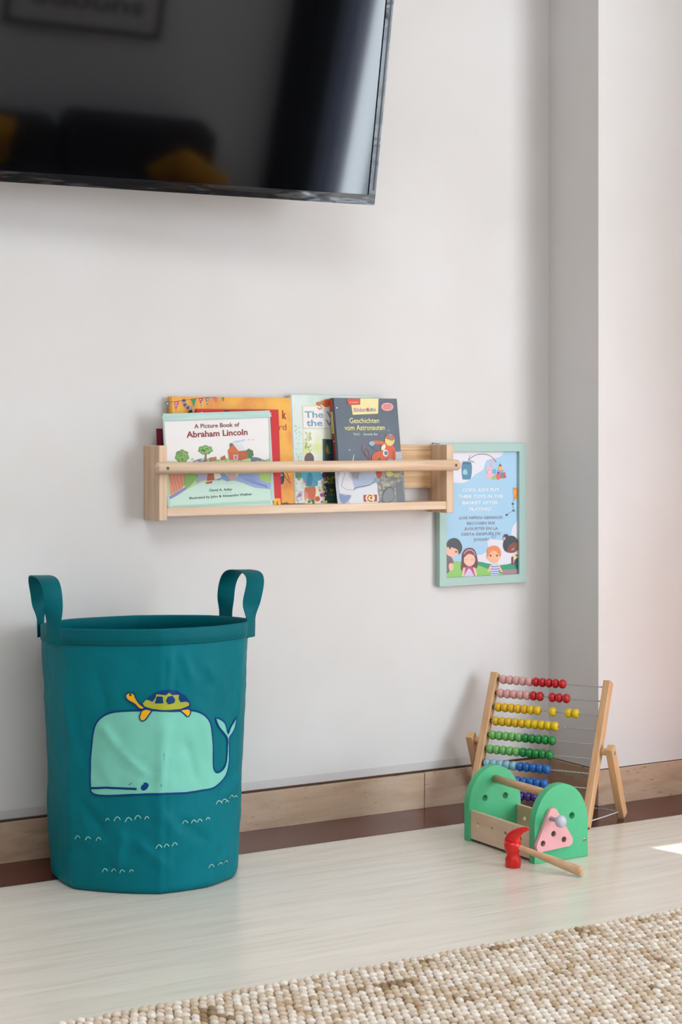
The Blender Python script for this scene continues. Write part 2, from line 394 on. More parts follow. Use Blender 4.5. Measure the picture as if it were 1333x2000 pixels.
# --- watercolour book
M_wc = mat('watercolour_cover', 'cfdccb', .4, .4, c2='d6e2e2', nscale=16, detail=5, c3='b9d2b4', n3=9, lo3=.5, hi3=.66)
rt, b, F = book('picture_book', 'pale green watercolour storybook with blue title lettering, behind the astronaut book', 1.7960, -.031, .2016, .2305, 5.4, .4, .01, M_wc)
c = cr(560, 765, 13.33)
P = lambda pts: onto(F, c, pts)
b.poly(P([(420, 985), (920, 985), (1900, 985), (1950, 2950), (460, 2950)]), F.map, mat('watercolour_field', 'dfe3cf', .4, .4, c2='d5d98f', nscale=22, detail=3, c3='e8e6e0', n3=14, lo3=.45, hi3=.6), .0002)
b.poly(P([(395, 365), (2050, 365), (2080, 960), (425, 960)]), F.map, ink('d8cf9a'), .0003)
b.poly(P([(425, 380), (2030, 380), (2060, 940), (445, 940)]), F.map, ink('eee6de'), .0004)
b.text('The Wind in', F.uv(595.5, 815.8), F.uv(712, 815.8), .0133, F.map, ink('6f9cc0'), .0006, bold=.02)
b.text('the Willows', F.uv(599, 832), F.uv(714, 832), .0133, F.map, ink('6f9cc0'), .0006, bold=.02)
b.stroke(P([(425, 985), (460, 1850), (495, 2950)]), .0007, F.map, ink('ece9d2'), .0005)
random.seed(3)
for i in range(60):
    x = random.uniform(190, 400); y = random.uniform(850, 1800); b.poly(P(circ(x, y, random.uniform(5, 16), 7)), F.map, ink(random.choice(['8fae86', 'a9c4a4', '7d9c84', 'b8cdb8'])), .0003+i*1e-6)
for i in range(45):
    x = random.uniform(480, 640); y = random.uniform(1020, 1600); b.poly(P(circ(x, y, random.uniform(10, 30), 7)), F.map, ink(random.choice(['b3bf6c', 'a9b878', 'c3cc80', '9cab66'])), .0004+i*1e-6)
b.poly(P(circ(590, 1760, 125, 18, 170)), F.map, ink('6a5a60'), .0006)
for x in range(500, 690, 32): b.stroke(P([(x, 1830), (x+4, 1640)]), .0006, F.map, ink('8b7b80'), .0008)
b.poly(P(smoothpoly([(760, 320), (800, 260), (860, 270), (950, 230), (1080, 190), (1120, 250), (1100, 380), (1020, 400), (950, 360), (900, 330), (850, 380), (800, 350)])), F.map, ink('d8662f'), .0007)
for q in ((850, 290), (900, 270), (960, 260)): b.poly(P(circ(q[0], q[1], 30, 9)), F.map, ink('b98a3a'), .0008)
b.stroke(P([(810, 420), (860, 460), (920, 430), (880, 380)]), .0022, F.map, ink('b6563c'), .0007)
b.poly(P([(935, 1230), (1500, 1250), (1500, 2900), (960, 2900)]), F.map, mat('shaded_hedge_print', '2d5a48', .4, .4, c2='3a3550', nscale=60, c3='a08a28', n3=50, lo3=.55, hi3=.6), .0003)  # hedge print, with the astronaut book's shade painted into its dark colour
c = cr(560, 915, 13.33)
b.poly(P(smoothpoly([(400, 60), (860, 60), (900, 130), (1000, 200), (960, 260), (820, 330), (820, 400), (780, 460), (640, 475), (500, 460), (490, 380), (400, 250), (330, 250), (400, 180)])), F.map, ink('4a9cb8'), .0006)
b.poly(P(smoothpoly([(560, 120), (640, 120), (660, 300), (640, 440), (540, 440), (520, 300)])), F.map, ink('2f7f98'), .0007)
b.stroke(P([(640, 140), (690, 330), (780, 370)]), .0008, F.map, ink('2a5a78'), .0009)
b.poly(P(smoothpoly([(480, 500), (600, 480), (740, 480), (760, 600), (740, 740), (700, 790), (570, 780), (560, 650), (500, 600)])), F.map, ink('cc6238'), .0007)
b.poly(P(smoothpoly([(470, 540), (540, 580), (560, 700), (540, 830), (480, 840), (460, 680)])), F.map, ink('d48a84'), .0006)
b.poly(P([(570, 790), (720, 800), (740, 940), (550, 940)]), F.map, ink('4d5a3c'), .0005)
b.poly(P(smoothpoly([(930, 110), (1050, 110), (1060, 190), (980, 250), (920, 200)])), F.map, ink('4a3038'), .0007)
for i in range(170):
    x = random.uniform(230, 1050); y = random.uniform(260, 950)
    if 470 < x < 830 and y < 800: continue
    col = random.choice(['d9a8c8', 'e2e6c0', 'e8eee2', 'c8d68a', 'b07aa8', 'e6d872', 'cfe0ea', '9aa870', 'e8c0b8'])
    b.poly(P(circ(x, y, random.uniform(10, 34), 8)), F.map, ink(col), .0005+i*1e-6)
for (x, y, r, col) in ((920, 690, 60, 'c858b0'), (800, 790, 75, 'dd6a34'), (350, 690, 60, 'c7a0d0'), (290, 740, 40, 'd8b8d8')):
    for k in range(7): b.poly(P(circ(x+r*.6*math.cos(k*.9), y+r*.6*math.sin(k*.9), r*.42, 8)), F.map, ink(col), .0008)
    b.poly(P(circ(x, y, r*.25, 8)), F.map, ink('8a2a30'), .001)
b.poly(P([(220, 100), (440, 100), (400, 240), (240, 300)]), F.map, ink('5d8468'), .0005)
done(b, rt)
# --- green and white book in front
rt, b, F = book('picture_book', 'landscape green and white picture book with a log cabin and dark red title', 1.4893, -.0575, .2437, .1837+.004, 2.9, -2.0, .004, ink('b4cfc4'), hard=False)
c = cr(310, 800, 5.332)
P = lambda pts: onto(F, c, pts)
b.poly(P([(35, 70), (1170, 30), (1175, 75), (45, 115)]), F.map, mat('cover_border', 'b7d2c6', .4, c2='a3c2b8', nscale=25, stretch=(.3, 1, 3)), .0002)
b.poly(P([(60, 122), (1145, 84), (1172, 945), (120, 1015)]), F.map, ink('e9e4e2'), .0003)
# lawn
hill = [(120, 930), (200, 890), (300, 830), (420, 770), (520, 742), (700, 738), (800, 745), (900, 775), (1000, 812), (1160, 830), (1172, 950), (1195, 995), (120, 1022)]
b.poly(P([(120, 930)]+smoothpoly(hill[:10], 3, False)+[(1195, 1000), (112, 1028)]), F.map, ink('c4dfd0'), .0006)
b.poly(P([(60, 540), (350, 545), (480, 505), (600, 520), (740, 500), (960, 500), (1160, 530), (1165, 830), (1000, 815), (800, 750), (520, 742), (300, 830), (110, 900)]), F.map, ink('b9cf98'), .0005)
b.poly(P([(105, 670), (300, 665), (285, 760), (240, 820), (120, 890)]), F.map, ink('d98a6a'), .0007)
for k in range(5): b.stroke(P([(110+k*38, 672), (135+k*34, 760), (170+k*26, 862-k*20)]), .0007, F.map, ink('a85c48'), .0009)
b.poly(P([(110, 905), (230, 830), (300, 800), (290, 830), (200, 890), (120, 935)]), F.map, ink('8d86b5'), .0008)
b.poly(P(smoothpoly([(290, 665), (400, 665), (390, 720), (340, 780), (300, 815), (270, 790), (270, 720)])), F.map, ink('7fae58'), .0009)
b.poly(P(smoothpoly([(400, 670), (510, 665), (505, 720), (440, 745), (390, 760), (400, 715)])), F.map, ink('a3a0bd'), .0009)
b.poly(P([(510, 665), (575, 665), (580, 735), (500, 742)]), F.map, ink('a8552e'), .001)
b.poly(P([(490, 755), (560, 742), (555, 768), (495, 775)]), F.map, ink('c8493a'), .001)
b.poly(P(smoothpoly([(575, 665), (640, 660), (650, 700), (610, 730), (580, 710)])), F.map, ink('e4e0ce'), .001)
b.poly(P(smoothpoly([(640, 665), (690, 670), (740, 725), (720, 750), (660, 725), (620, 740), (600, 725), (650, 705)])), F.map, ink('7e96c6'), .0011)
b.poly(P(smoothpoly([(730, 670), (790, 665), (800, 720), (750, 745), (735, 710)])), F.map, ink('cf9ba0'), .001)
b.poly(P([(840, 670), (1030, 665), (1060, 740), (1165, 770), (1165, 828), (1000, 812), (880, 760), (790, 735)]), F.map, ink('94a8d8'), .001)
for k in range(6): b.stroke(P([(840+k*25, 672), (870+k*25, 715+k*4), (960+k*25, 760+k*6), (1130, 790+k*6)]), .0006, F.map, ink('6f82bd'), .0012)
b.poly(P([(1030, 668), (1155, 668), (1160, 755), (1070, 735)]), F.map, ink('a9cf6c'), .0011)
# trees, hills, cabin above the rail
def crown(cx, cy, rx, ry, col, hh):
    b.poly(P([(cx+rx*(1+.08*math.sin(7*t))*math.cos(t), cy+ry*(1+.08*math.sin(7*t))*math.sin(t)) for t in [2*PI*i/40 for i in range(40)]]), F.map, ink(col), hh)
b.poly(P([(340, 548), (400, 520), (480, 503), (500, 548)]), F.map, ink('7d78a0'), .0006)
b.poly(P([(960, 490), (1040, 500), (1110, 535), (1155, 510), (1165, 550), (960, 550)]), F.map, ink('6d7488'), .0006)
crown(243, 488, 70, 68, '567f3e', .0008); crown(243, 488, 62, 60, '85ab58', .0009)
for i in range(16): b.poly(P(circ(243+random.uniform(-48, 48), 488+random.uniform(-45, 45), 8, 7)), F.map, ink('5f8a42'), .001)
b.poly(P([(478, 440), (498, 440), (500, 520), (520, 535), (470, 535), (482, 515)]), F.map, ink('9a6a48'), .0008)
crown(487, 420, 73, 46, '4d7a38', .0009); crown(487, 420, 65, 39, '86b060', .001)
for i in range(16): b.poly(P(circ(487+random.uniform(-50, 50), 420+random.uniform(-28, 28), 8, 7)), F.map, ink('5d8a44'), .0011)
b.poly(P([(525, 500), (600, 490), (605, 530), (528, 538)]), F.map, ink('b5755c'), .0009); b.poly(P([(640, 500), (690, 475), (700, 520), (650, 530)]), F.map, ink('a8663e'), .0009)
for x in (540, 590): b.stroke(P(circ(x, 528, 12, 12)), .0005, F.map, ink('6a3a28'), .001, closed=True)
crown(940, 460, 48, 50, '4f7440', .0007)
b.poly(P([(718, 430), (775, 350), (830, 420), (835, 530), (735, 522)]), F.map, ink('c9683a'), .001)
b.poly(P([(830, 425), (905, 425), (935, 480), (925, 510), (835, 530)]), F.map, ink('b9582f'), .001)
b.poly(P([(768, 352), (865, 352), (912, 425), (832, 432)]), F.map, ink('e8ecee'), .0012)
for k in range(5): b.stroke(P([(785+k*18, 354), (845+k*15, 430)]), .0005, F.map, ink('7c8a98'), .0014)
for k in range(5): b.stroke(P([(730, 450+k*16), (832, 452+k*16)]), .0004, F.map, ink('8e4426'), .0013)
b.poly(P([(775, 470), (825, 470), (825, 525), (778, 522)]), F.map, ink('e2b49c'), .0013); b.poly(P([(788, 480), (812, 480), (812, 515), (790, 513)]), F.map, ink('b27a9a'), .0015)
b.poly(P([(738, 355), (768, 345), (770, 375), (742, 400)]), F.map, ink('6f7078'), .0013)
b.poly(P(smoothpoly([(775, 335), (840, 318), (900, 318), (860, 335), (800, 345)])), F.map, ink('b7cfe0'), .0009)
for x in (885, 940, 985): b.poly(P(circ(x, 315, 14, 10, 5)), F.map, ink('d9b9bc'), .0009)
for i in range(26): b.poly(P(circ(random.uniform(350, 1150), random.uniform(515, 545), 14, 8, 9)), F.map, ink(random.choice(['9cc47c', 'a9cf8c', '8bb870'])), .0008+i*1e-6)
b.stroke(P([(60, 122), (1145, 84), (1172, 945)]), .0008, F.map, ink('9fb5ae'), .0009)
b.text('A Picture Book of', F.uv(*c(372, 195)), F.uv(*c(842, 176)), .0083, F.map, ink('7a2a2c'), .0009, bold=.012)
b.text('Abraham Lincoln', F.uv(*c(292, 291)), F.uv(*c(926, 262)), .0118, F.map, ink('8c2326'), .0009, bold=.02)
b.text('David A. Adler', F.uv(*c(528, 853)), F.uv(*c(768, 841)), .0048, F.map, ink('2c2a2c'), .0009, bold=.015)
b.text('illustrated by John & Alexandra Wallner', F.uv(*c(318, 934)), F.uv(*c(975, 890)), .0046, F.map, ink('2c2a2c'), .0009, bold=.015)
b.stroke(P([(545, 872), (760, 862)]), .0003, F.map, ink('6a8a80'), .0009)
for k in range(4): b.stroke(P([(135, 1000+k*7), (500, 985+k*7), (900, 960+k*8), (1165, 950+k*8)]), .0004, F.map, ink('8db4ae'), .001)
done(b, rt)
# --- astronaut book
M_navy = mat('slate_blue_cover', '4c5663', .38, .45, c2='56606c', nscale=8)
rt, b, F = book('picture_book', 'dark blue hardcover book with an orange astronaut on the moon, red spine, rightmost on shelf', 1.8888, -.0605, .1639, .2250, 8.3, 0, .011, M_navy, ink('a8281c'))
c = cr(620, 765, 7.405)
P = lambda pts: onto(F, c, pts)
def fill(pts, col, h=.0006): b.poly(P(pts), F.map, ink(col), h)
fill([(208, 98), (240, 98), (300, 860), (330, 1620), (296, 1620), (262, 860)], '15181c', .0003)
fill([(425, 105), (622, 100), (610, 190), (450, 195)], 'd9573c', .0008)
fill([(490, 195), (620, 190), (622, 100), (885, 100), (880, 318), (512, 335)], 'efe0a4')
b.text('Bildermaus', F.uv(*c(528, 292)), F.uv(*c(850, 284)), .0085, F.map, ink('b98a98'), .0009, bold=.02)
b.stroke(P([(465, 158), (585, 156)]), .0012, F.map, ink('f0c0a8'), .001)
for k, col in enumerate(('c8506a', '6ab0a8')): b.poly(P([(715+k*60, 235), (740+k*60, 235), (738+k*60, 285), (715+k*60, 285)]), F.map, ink(col), .0011)
b.poly(P(circ(1012, 220, 88, 28, 60)), F.map, ink('e89a98'), .0006); b.stroke(P(circ(1012, 220, 82, 28, 54)), .0006, F.map, ink('f6d0cc'), .0008, closed=True)
for yy in (200, 222, 244): b.stroke(P([(960, yy), (985, yy-8), (1010, yy+2), (1035, yy-8), (1062, yy)]), .0009, F.map, ink('c9606a'), .0009)
b.text('Geschichten', F.uv(*c(465, 455)), F.uv(*c(897, 452)), .0108, F.map, ink('f0e69a'), .0008, bold=.01)
b.text('vom Astronauten', F.uv(*c(396, 558)), F.uv(*c(978, 553)), .0108, F.map, ink('f0e69a'), .0008, bold=.01)
b.text('THiLO  ·  Alexander Bux', F.uv(*c(518, 632)), F.uv(*c(875, 630)), .0048, F.map, ink('d8dadc'), .0008, bold=.01)
for q in ((282, 234, 10), (465, 843, 10), (1032, 560, 7), (930, 640, 4), (240, 720, 6)): fill(circ(q[0], q[1], q[2], 6), 'dfe6ea')
# moon ground
fill([(250, 1120), (330, 1040), (500, 1010), (900, 1030), (1040, 980), (1128, 870), (1216, 866), (1255, 1200), (1275, 1650), (300, 1650), (270, 1400)], 'b9bcc4', .0004)
fill([(870, 1010), (1240, 990), (1275, 1640), (870, 1640), (860, 1400)], '8b8a84', .0005)
for i in range(90): fill(circ(random.uniform(890, 1240), random.uniform(1150, 1600), random.uniform(8, 30), 8), random.choice(['9a988f', '7f7e79', 'a5a296', '76767a', 'b0aa92']), .0006+i*1e-6)
fill(smoothpoly([(930, 1520), (950, 1440), (1010, 1380), (1070, 1375), (1110, 1430), (1115, 1540), (1060, 1600), (960, 1610)]), '5f6168', .0008)
fill(smoothpoly([(945, 1530), (970, 1460), (1020, 1400), (1075, 1400), (1100, 1450), (1105, 1540), (1050, 1590), (970, 1595)]), '84868a', .0009)
fill([(1130, 1330), (1230, 1280), (1265, 1600), (1150, 1610)], '6f757c', .0007)
fill(smoothpoly([(990, 1170), (1060, 1155), (1100, 1200), (1020, 1225)]), 'd4c96a', .0009); fill(smoothpoly([(1110, 1190), (1190, 1180), (1180, 1230), (1120, 1240)]), 'b8b070', .0009)
# rocket / boot
fill([(340, 1150), (480, 1160), (510, 1300), (540, 1430), (500, 1500), (330, 1470), (310, 1400), (300, 1250)], 'd9d8dd', .0009)
fill(smoothpoly([(320, 1480), (400, 1500), (480, 1500), (450, 1570), (380, 1620), (330, 1560)]), '7f92b5', .001)
fill([(490, 1300), (600, 1200), (820, 1180), (800, 1340), (560, 1400), (520, 1420)], 'aab4cc', .0007)
b.stroke(P(smoothpoly([(515, 1430), (560, 1390), (680, 1365), (760, 1350), (830, 1300), (890, 1290)], 3, False)), .0012, F.map, ink('4a5260'), .0011)
b.stroke(P([(400, 1165), (345, 1370)]), .0007, F.map, ink('5a6472'), .0011)
b.stroke(P([(350, 1370), (420, 1420), (500, 1420)]), .0009, F.map, ink('7f8894'), .0011)
for k in range(9): b.stroke(P([(460+k*20, 1165), (470+k*14, 1240+(k % 3)*20)]), .001, F.map, ink(random.choice(['7a6878', '8f7f88', 'a898a0'])), .0011)
fill(smoothpoly([(500, 1500), (560, 1410), (700, 1380), (850, 1320), (870, 1430), (860, 1620), (480, 1620)]), 'd7d9dd', .0008)
# label
fill([(665, 1495), (862, 1490), (862, 1588), (670, 1592)], 'a83e48', .0012); b.poly(P(circ(762, 1540, 68, 24, 62)), F.map, ink('f0dba4'), .0013)
b.stroke(P(smoothpoly([(790, 1510), (750, 1500), (725, 1540), (745, 1580), (790, 1585)], 3, False)), .0024, F.map, ink('a83a2c'), .0015); b.poly(P(circ(775, 1540, 18, 12)), F.map, ink('c8452c'), .0015)
# astronaut
fill(smoothpoly([(800, 715), (880, 710), (980, 730), (985, 775), (900, 760), (800, 765)]), 'dd6a42', .001)
fill(smoothpoly([(740, 745), (790, 715), (830, 745), (790, 790)]), '9ab7cf', .0011)
fill(smoothpoly([(950, 790), (1050, 770), (1110, 800), (1130, 900), (1125, 990), (1060, 990), (1040, 960), (920, 1010), (915, 880)]), 'dd5f3c', .001)
fill(smoothpoly([(920, 860), (840, 880), (790, 930), (800, 1010), (860, 1010), (890, 960), (960, 960)]), 'd9663e', .0011)
fill(smoothpoly([(1090, 850), (1130, 900), (1125, 980), (1070, 985)]), 'c8502f', .0013)
fill(smoothpoly([(1020, 970), (1080, 975), (1110, 1005), (1030, 1010)]), '8fa7c2', .0014)
fill(circ(985, 890, 40, 16, 50), 'e6e6e4', .0013); fill(circ(990, 890, 26, 14, 32), '6d7a8c', .0015)
fill(smoothpoly([(925, 800), (950, 770), (985, 770), (975, 830), (930, 850)]), 'efe2b8', .0013)
fill(circ(1045, 700, 70, 24, 86), 'e9d6a0', .0014); fill(smoothpoly([(985, 680), (1000, 630), (1045, 620), (1095, 640), (1112, 690), (1070, 710), (1020, 690)]), 'd4653e', .0016)
fill(smoothpoly([(1025, 640), (1060, 632), (1070, 690), (1040, 695)]), '6f8fb8', .0018); fill(smoothpoly([(990, 700), (1060, 715), (1105, 705), (1090, 760), (1040, 780), (1000, 750)]), 'e8cf7c', .0017)
b.stroke(P(smoothpoly([(740, 745), (660, 780), (650, 850), (700, 930), (760, 990), (740, 860), (700, 830), (690, 890), (760, 970)], 4, False)), .0012, F.map, ink('a8606c'), .0012)
b.stroke(P(smoothpoly([(800, 790), (840, 840), (910, 860)], 4, False)), .0011, F.map, ink('a8606c'), .0012)
fill([(525, 910), (533, 912), (520, 1000), (508, 1000)], 'e8ecee'); fill([(855, 1150), (930, 1150), (925, 1240), (880, 1250), (850, 1200)], 'b8452c', .0012); fill([(830, 1250), (895, 1250), (895, 1300), (820, 1320)], '8fa8c0', .0012)
# spine label
zz = lambda px, py: F.uv(px, py)[1]
mpS = lambda u, v, h: Vector((-.0006-h, u, v))
b.poly([(.001, .148), (.0105, .150), (.0105, .196), (.001, .196)], mpS, ink('e6cc84'), .0004)
b.text('Bildermaus', (.0082, .152), (.0082, .193), .0045, mpS, ink('4a3a2a'), .0006)
b.poly([(0, .2), (.011, .2), (.011, .2251), (0, .2251)], mpS, ink('c8432c'), .0004)
b.poly([(.008, 0), (.011, 0), (.011, .2251), (.008, .2251)], mpS, ink('3c4550'), .0003)
done(b, rt)

# ------------------------------------------------------------------ framed poster
fr = thing('framed_poster', 'mint green framed poster with cartoon children hanging behind the shelf end', 'picture frame', (2.297, .006, .492))
FM = Matrix.Translation((2.297, .006, .492))
M_mint = mat('mint_lacquer', 'abc8c0', .4, .4)
X0, X1, Z1 = 2.1765-2.297, 2.4165-2.297, .812-.492
b = MB(); b.plate([(X0, 0), (X1, 0), (X1, Z1), (X0, Z1)], [[(X0+.0195, .0195), (X0+.0195, Z1-.0195), (X1-.0195, Z1-.0195), (X1-.0195, .0195)]], -.018, 0, M_mint); b.build('frame', fr, bevel=.0012)
b = MB(); F = Face(FM, -.0105)
b.box(X0+.005, X1-.005, -.0105, -.002, .005, Z1-.005, ink('a9d0ea'))
c = cr(840, 850, 6.3476); P = lambda pts: onto(F, c, pts)
def fill(pts, col, h=.0003): b.poly(P(pts), F.map, ink(col, .4), h)
fill([(200, 200)]+smoothpoly([(920, 200), (880, 260), (790, 290), (710, 310), (680, 370), (660, 430), (560, 490), (500, 550), (420, 590), (330, 592)], 3, False)+[(200, 560)], 'e2e0ea')
fill(smoothpoly([(1120, 1060), (1060, 1090), (1015, 1170), (1000, 1260), (900, 1300), (760, 1290), (710, 1310), (725, 1420), (640, 1480), (560, 1490), (600, 1560), (760, 1600), (900, 1610), (1010, 1590), (1120, 1580)]), 'e2e0ea')
fill(smoothpoly([(560, 1600), (620, 1570), (720, 1590), (850, 1610), (960, 1600), (1120, 1580), (1130, 1780), (560, 1780)]), '2f9a78', .0004)
fill(smoothpoly([(200, 1570), (300, 1560), (400, 1570), (560, 1600), (700, 1650), (820, 1690), (900, 1720), (940, 1790), (200, 1790)]), '8dc765', .0005)
fill([(880, 1668), (1120, 1660), (1120, 1730), (900, 1730)], 'a8838c', .0006)
# arrow
b.stroke(P(smoothpoly([(822, 330), (780, 280), (720, 245), (640, 235), (560, 250), (480, 305)], 4, False)), .0017, F.map, ink('8a7f86'), .0006)
b.stroke(P([(500, 255), (475, 305), (545, 335)]), .0017, F.map, ink('8a7f86'), .0006)
# basket picture
fill(smoothpoly([(400, 345), (515, 345), (510, 530), (470, 548), (430, 548), (402, 530)]), '4a86a2', .0006); fill(circ(457, 350, 55, 20, 12), '3a6f8c', .0008)
fill(smoothpoly([(412, 440), (440, 420), (462, 450), (462, 485), (412, 485)]), '9ac8d4', .0008)
b.stroke(P([(405, 345), (402, 320), (420, 325), (418, 345)]), .0009, F.map, ink('4a5a68'), .0008); b.stroke(P([(500, 345), (505, 325), (530, 322), (548, 340)]), .0009, F.map, ink('4a5a68'), .0008)
# toys
fill(circ(742, 500, 42, 16, 45), 'eeb4bc', .0006); fill(circ(742, 430, 36, 16, 36), 'f0bcc4', .0007); fill(circ(770, 340, 14, 14, 55), 'f0b0b8', .0006); fill(circ(715, 400, 14, 12, 24), 'eeb4bc', .0006)
for x in (730, 758): fill(circ(x, 428, 5, 8), '5a4650', .0009)
fill(circ(800, 448, 24, 12, 32), '6ab4d4', .0008); fill(circ(845, 515, 36, 16), 'e0605c', .0008); fill(circ(795, 528, 32, 12, 22), '9ac46c', .0009)
fill([(838, 430), (912, 430), (905, 535), (842, 535)], 'c88ac0', .0007); fill([(845, 430), (905, 430), (890, 385), (860, 385)], 'f0b840', .0008); fill([(855, 385), (895, 385), (870, 350)], '8a5a48', .0008)
fill(circ(850, 468, 14, 10), '4a4a90', .001); fill([(875, 460), (905, 460), (905, 530), (878, 530)], '4a9a88', .001); fill([(905, 470), (930, 455), (948, 525), (915, 535)], 'd84a68', .0009)
# kite
fill([(1030, 650), (1105, 650), (1105, 790), (1040, 800)], 'eb9a44', .0006); b.stroke(P([(1030, 650), (1105, 690)]), .0008, F.map, ink('6a5a48'), .0008); b.stroke(P([(1105, 695), (1040, 800)]), .0008, F.map, ink('6a5a48'), .0008)
b.stroke(P(smoothpoly([(1040, 800), (1028, 850), (1035, 930), (1000, 955), (950, 985), (940, 1000)], 3, False)), .0006, F.map, ink('4a6478'), .0008)
for q in ((1028, 848), (1038, 932), (953, 985)): fill([(q[0]-12, q[1]-12), (q[0]-12, q[1]+10), (q[0]+12, q[1]-10), (q[0]+12, q[1]+12)], '3d6888', .001)
white = ink('f6f7fa'); brown = ink('8f8790')
for t, a, e, y0, y1, mm, hg in (('COOL KIDS PUT', 405, 858, 699, 694, white, 46), ('THEIR TOYS IN THE', 350, 905, 779, 774, white, 48), ('BASKET AFTER', 405, 845, 858, 853, white, 48), ('PLAYING!', 492, 760, 937, 933, white, 48),
        ('¡LOS NIÑOS GENIALES', 360, 902, 1042, 1034, brown, 40), ('RECOGEN SUS', 460, 806, 1110, 1103, brown, 40), ('JUGUETES EN LA', 428, 845, 1175, 1170, brown, 40), ('CESTA DESPUÉS DE', 388, 878, 1246, 1235, brown, 40), ('JUGAR!', 543, 732, 1310, 1306, brown, 40)):
    b.text(t, F.uv(*c(a, y0)), F.uv(*c(e, y1)), .8*hg/6.3476*3.93/3400, F.map, mm, .0006, bold=.014)
b.stroke(P([(760, 1270), (790, 1235), (820, 1255), (790, 1285), (775, 1262)]), .0008, F.map, ink('4a7898'), .0008)
# children
def kid(pts, col, h): fill(smoothpoly(pts), col, h)
kid([(200, 1380), (225, 1310), (290, 1275), (360, 1300), (400, 1380), (385, 1450), (355, 1475), (340, 1420), (270, 1390)], '3f474d', .0012)
kid([(205, 1370), (240, 1355), (300, 1390), (355, 1410), (350, 1470), (300, 1505), (240, 1500), (205, 1460)], 'f0b9a4', .0010)
for q in ((247, 1398, 12), (322, 1445, 12)): fill(circ(q[0], q[1], q[2], 10), '3a3030', .0014)
kid([(200, 1500), (250, 1500), (290, 1560), (280, 1640), (230, 1700), (200, 1700)], '7a6268', .0009); kid([(235, 1600), (285, 1590), (290, 1660), (245, 1680)], 'e8c09a', .001)
kid([(395, 1540), (400, 1470), (440, 1410), (510, 1395), (560, 1430), (585, 1510), (595, 1600), (560, 1660), (400, 1680), (385, 1620)], '6e4048', .0008)
kid([(420, 1530), (440, 1480), (490, 1460), (540, 1490), (560, 1540), (540, 1600), (485, 1625), (430, 1590)], 'f2c0ac', .0011)
kid([(415, 1520), (440, 1450), (480, 1420), (540, 1440), (565, 1500), (520, 1480), (480, 1470), (440, 1500)], '7c4a48', .0012)
b.stroke(P(smoothpoly([(418, 1475), (450, 1435), (500, 1420), (545, 1450), (555, 1490)], 3, False)), .002, F.map, ink('e8a8c4'), .0014)
for x in (455, 520): b.stroke(P([(x-14, 1540), (x, 1548), (x+14, 1540)]), .0006, F.map, ink('6a4040'), .0014)
kid([(430, 1640), (485, 1620), (540, 1640), (560, 1720), (540, 1755), (430, 1755), (415, 1700)], 'b04a80', .001); kid([(440, 1710), (485, 1650), (530, 1710), (540, 1755), (430, 1755)], 'd8c4e0', .0012)
for q in ([(410, 1640), (440, 1640), (420, 1750), (390, 1750)], [(530, 1640), (560, 1640), (585, 1740), (560, 1750)]): fill(q, 'f0bfa8', .0013)
kid([(705, 1470), (720, 1400), (780, 1370), (840, 1380), (880, 1440), (870, 1510), (820, 1440), (760, 1440), (715, 1510)], 'e88a58', .0012)
kid([(712, 1480), (740, 1430), (800, 1420), (860, 1450), (870, 1500), (850, 1560), (790, 1580), (730, 1550)], 'f2b88f', .0011); kid([(698, 1500), (715, 1490), (718, 1530), (702, 1530)], 'f0b08a', .001)
for x in (750, 830): fill(circ(x, 1492, 12, 12), '4a3836', .0014)
kid([(760, 1600), (800, 1590), (845, 1600), (850, 1735), (755, 1735)], 'cfd2ee', .001)
for yy in (1625, 1655, 1685, 1712): b.stroke(P([(757, yy), (800, yy+6), (850, yy)]), .0014, F.map, ink('4a4a8a'), .0012)
for q in ([(745, 1610), (768, 1600), (740, 1690), (705, 1700)], [(842, 1600), (862, 1610), (905, 1700), (870, 1690)]): fill(q, 'f0bf9a', .0011)
kid([(905, 1360), (930, 1280), (1000, 1245), (1060, 1265), (1095, 1330), (1040, 1330), (980, 1370), (950, 1440), (920, 1420)], '363c40', .0012); kid([(905, 1270), (925, 1230), (965, 1230), (970, 1260), (925, 1290)], '4a3a4c', .0011); kid([(905, 1270), (930, 1262), (935, 1290), (912, 1298)], 'e8a8c4', .0013)
kid([(940, 1440), (965, 1360), (1020, 1315), (1080, 1325), (1100, 1380), (1070, 1440), (1010, 1460)], '8a4a3c', .0011)
for q in ((985, 1408), (1048, 1352)): b.stroke(P([(q[0]-14, q[1]+4), (q[0], q[1]-6), (q[0]+14, q[1])]), .0008, F.map, ink('3a1c18'), .0014)
b.stroke(P([(1010, 1420), (1030, 1415), (1038, 1402)]), .0012, F.map, ink('f4e8e4'), .0014)
kid([(1050, 1470), (1110, 1440), (1112, 1560), (1040, 1550)], 'ecd8ac', .001); kid([(1045, 1560), (1112, 1510), (1112, 1650), (1080, 1660)], '2f4a58', .0011); kid([(1010, 1520), (1022, 1500), (1035, 1530), (1030, 1610), (1012, 1600)], '8a3c38', .0012)
fill(circ(1075, 1490, 16, 8), 'a8743a', .0013)
b.build('poster', fr)

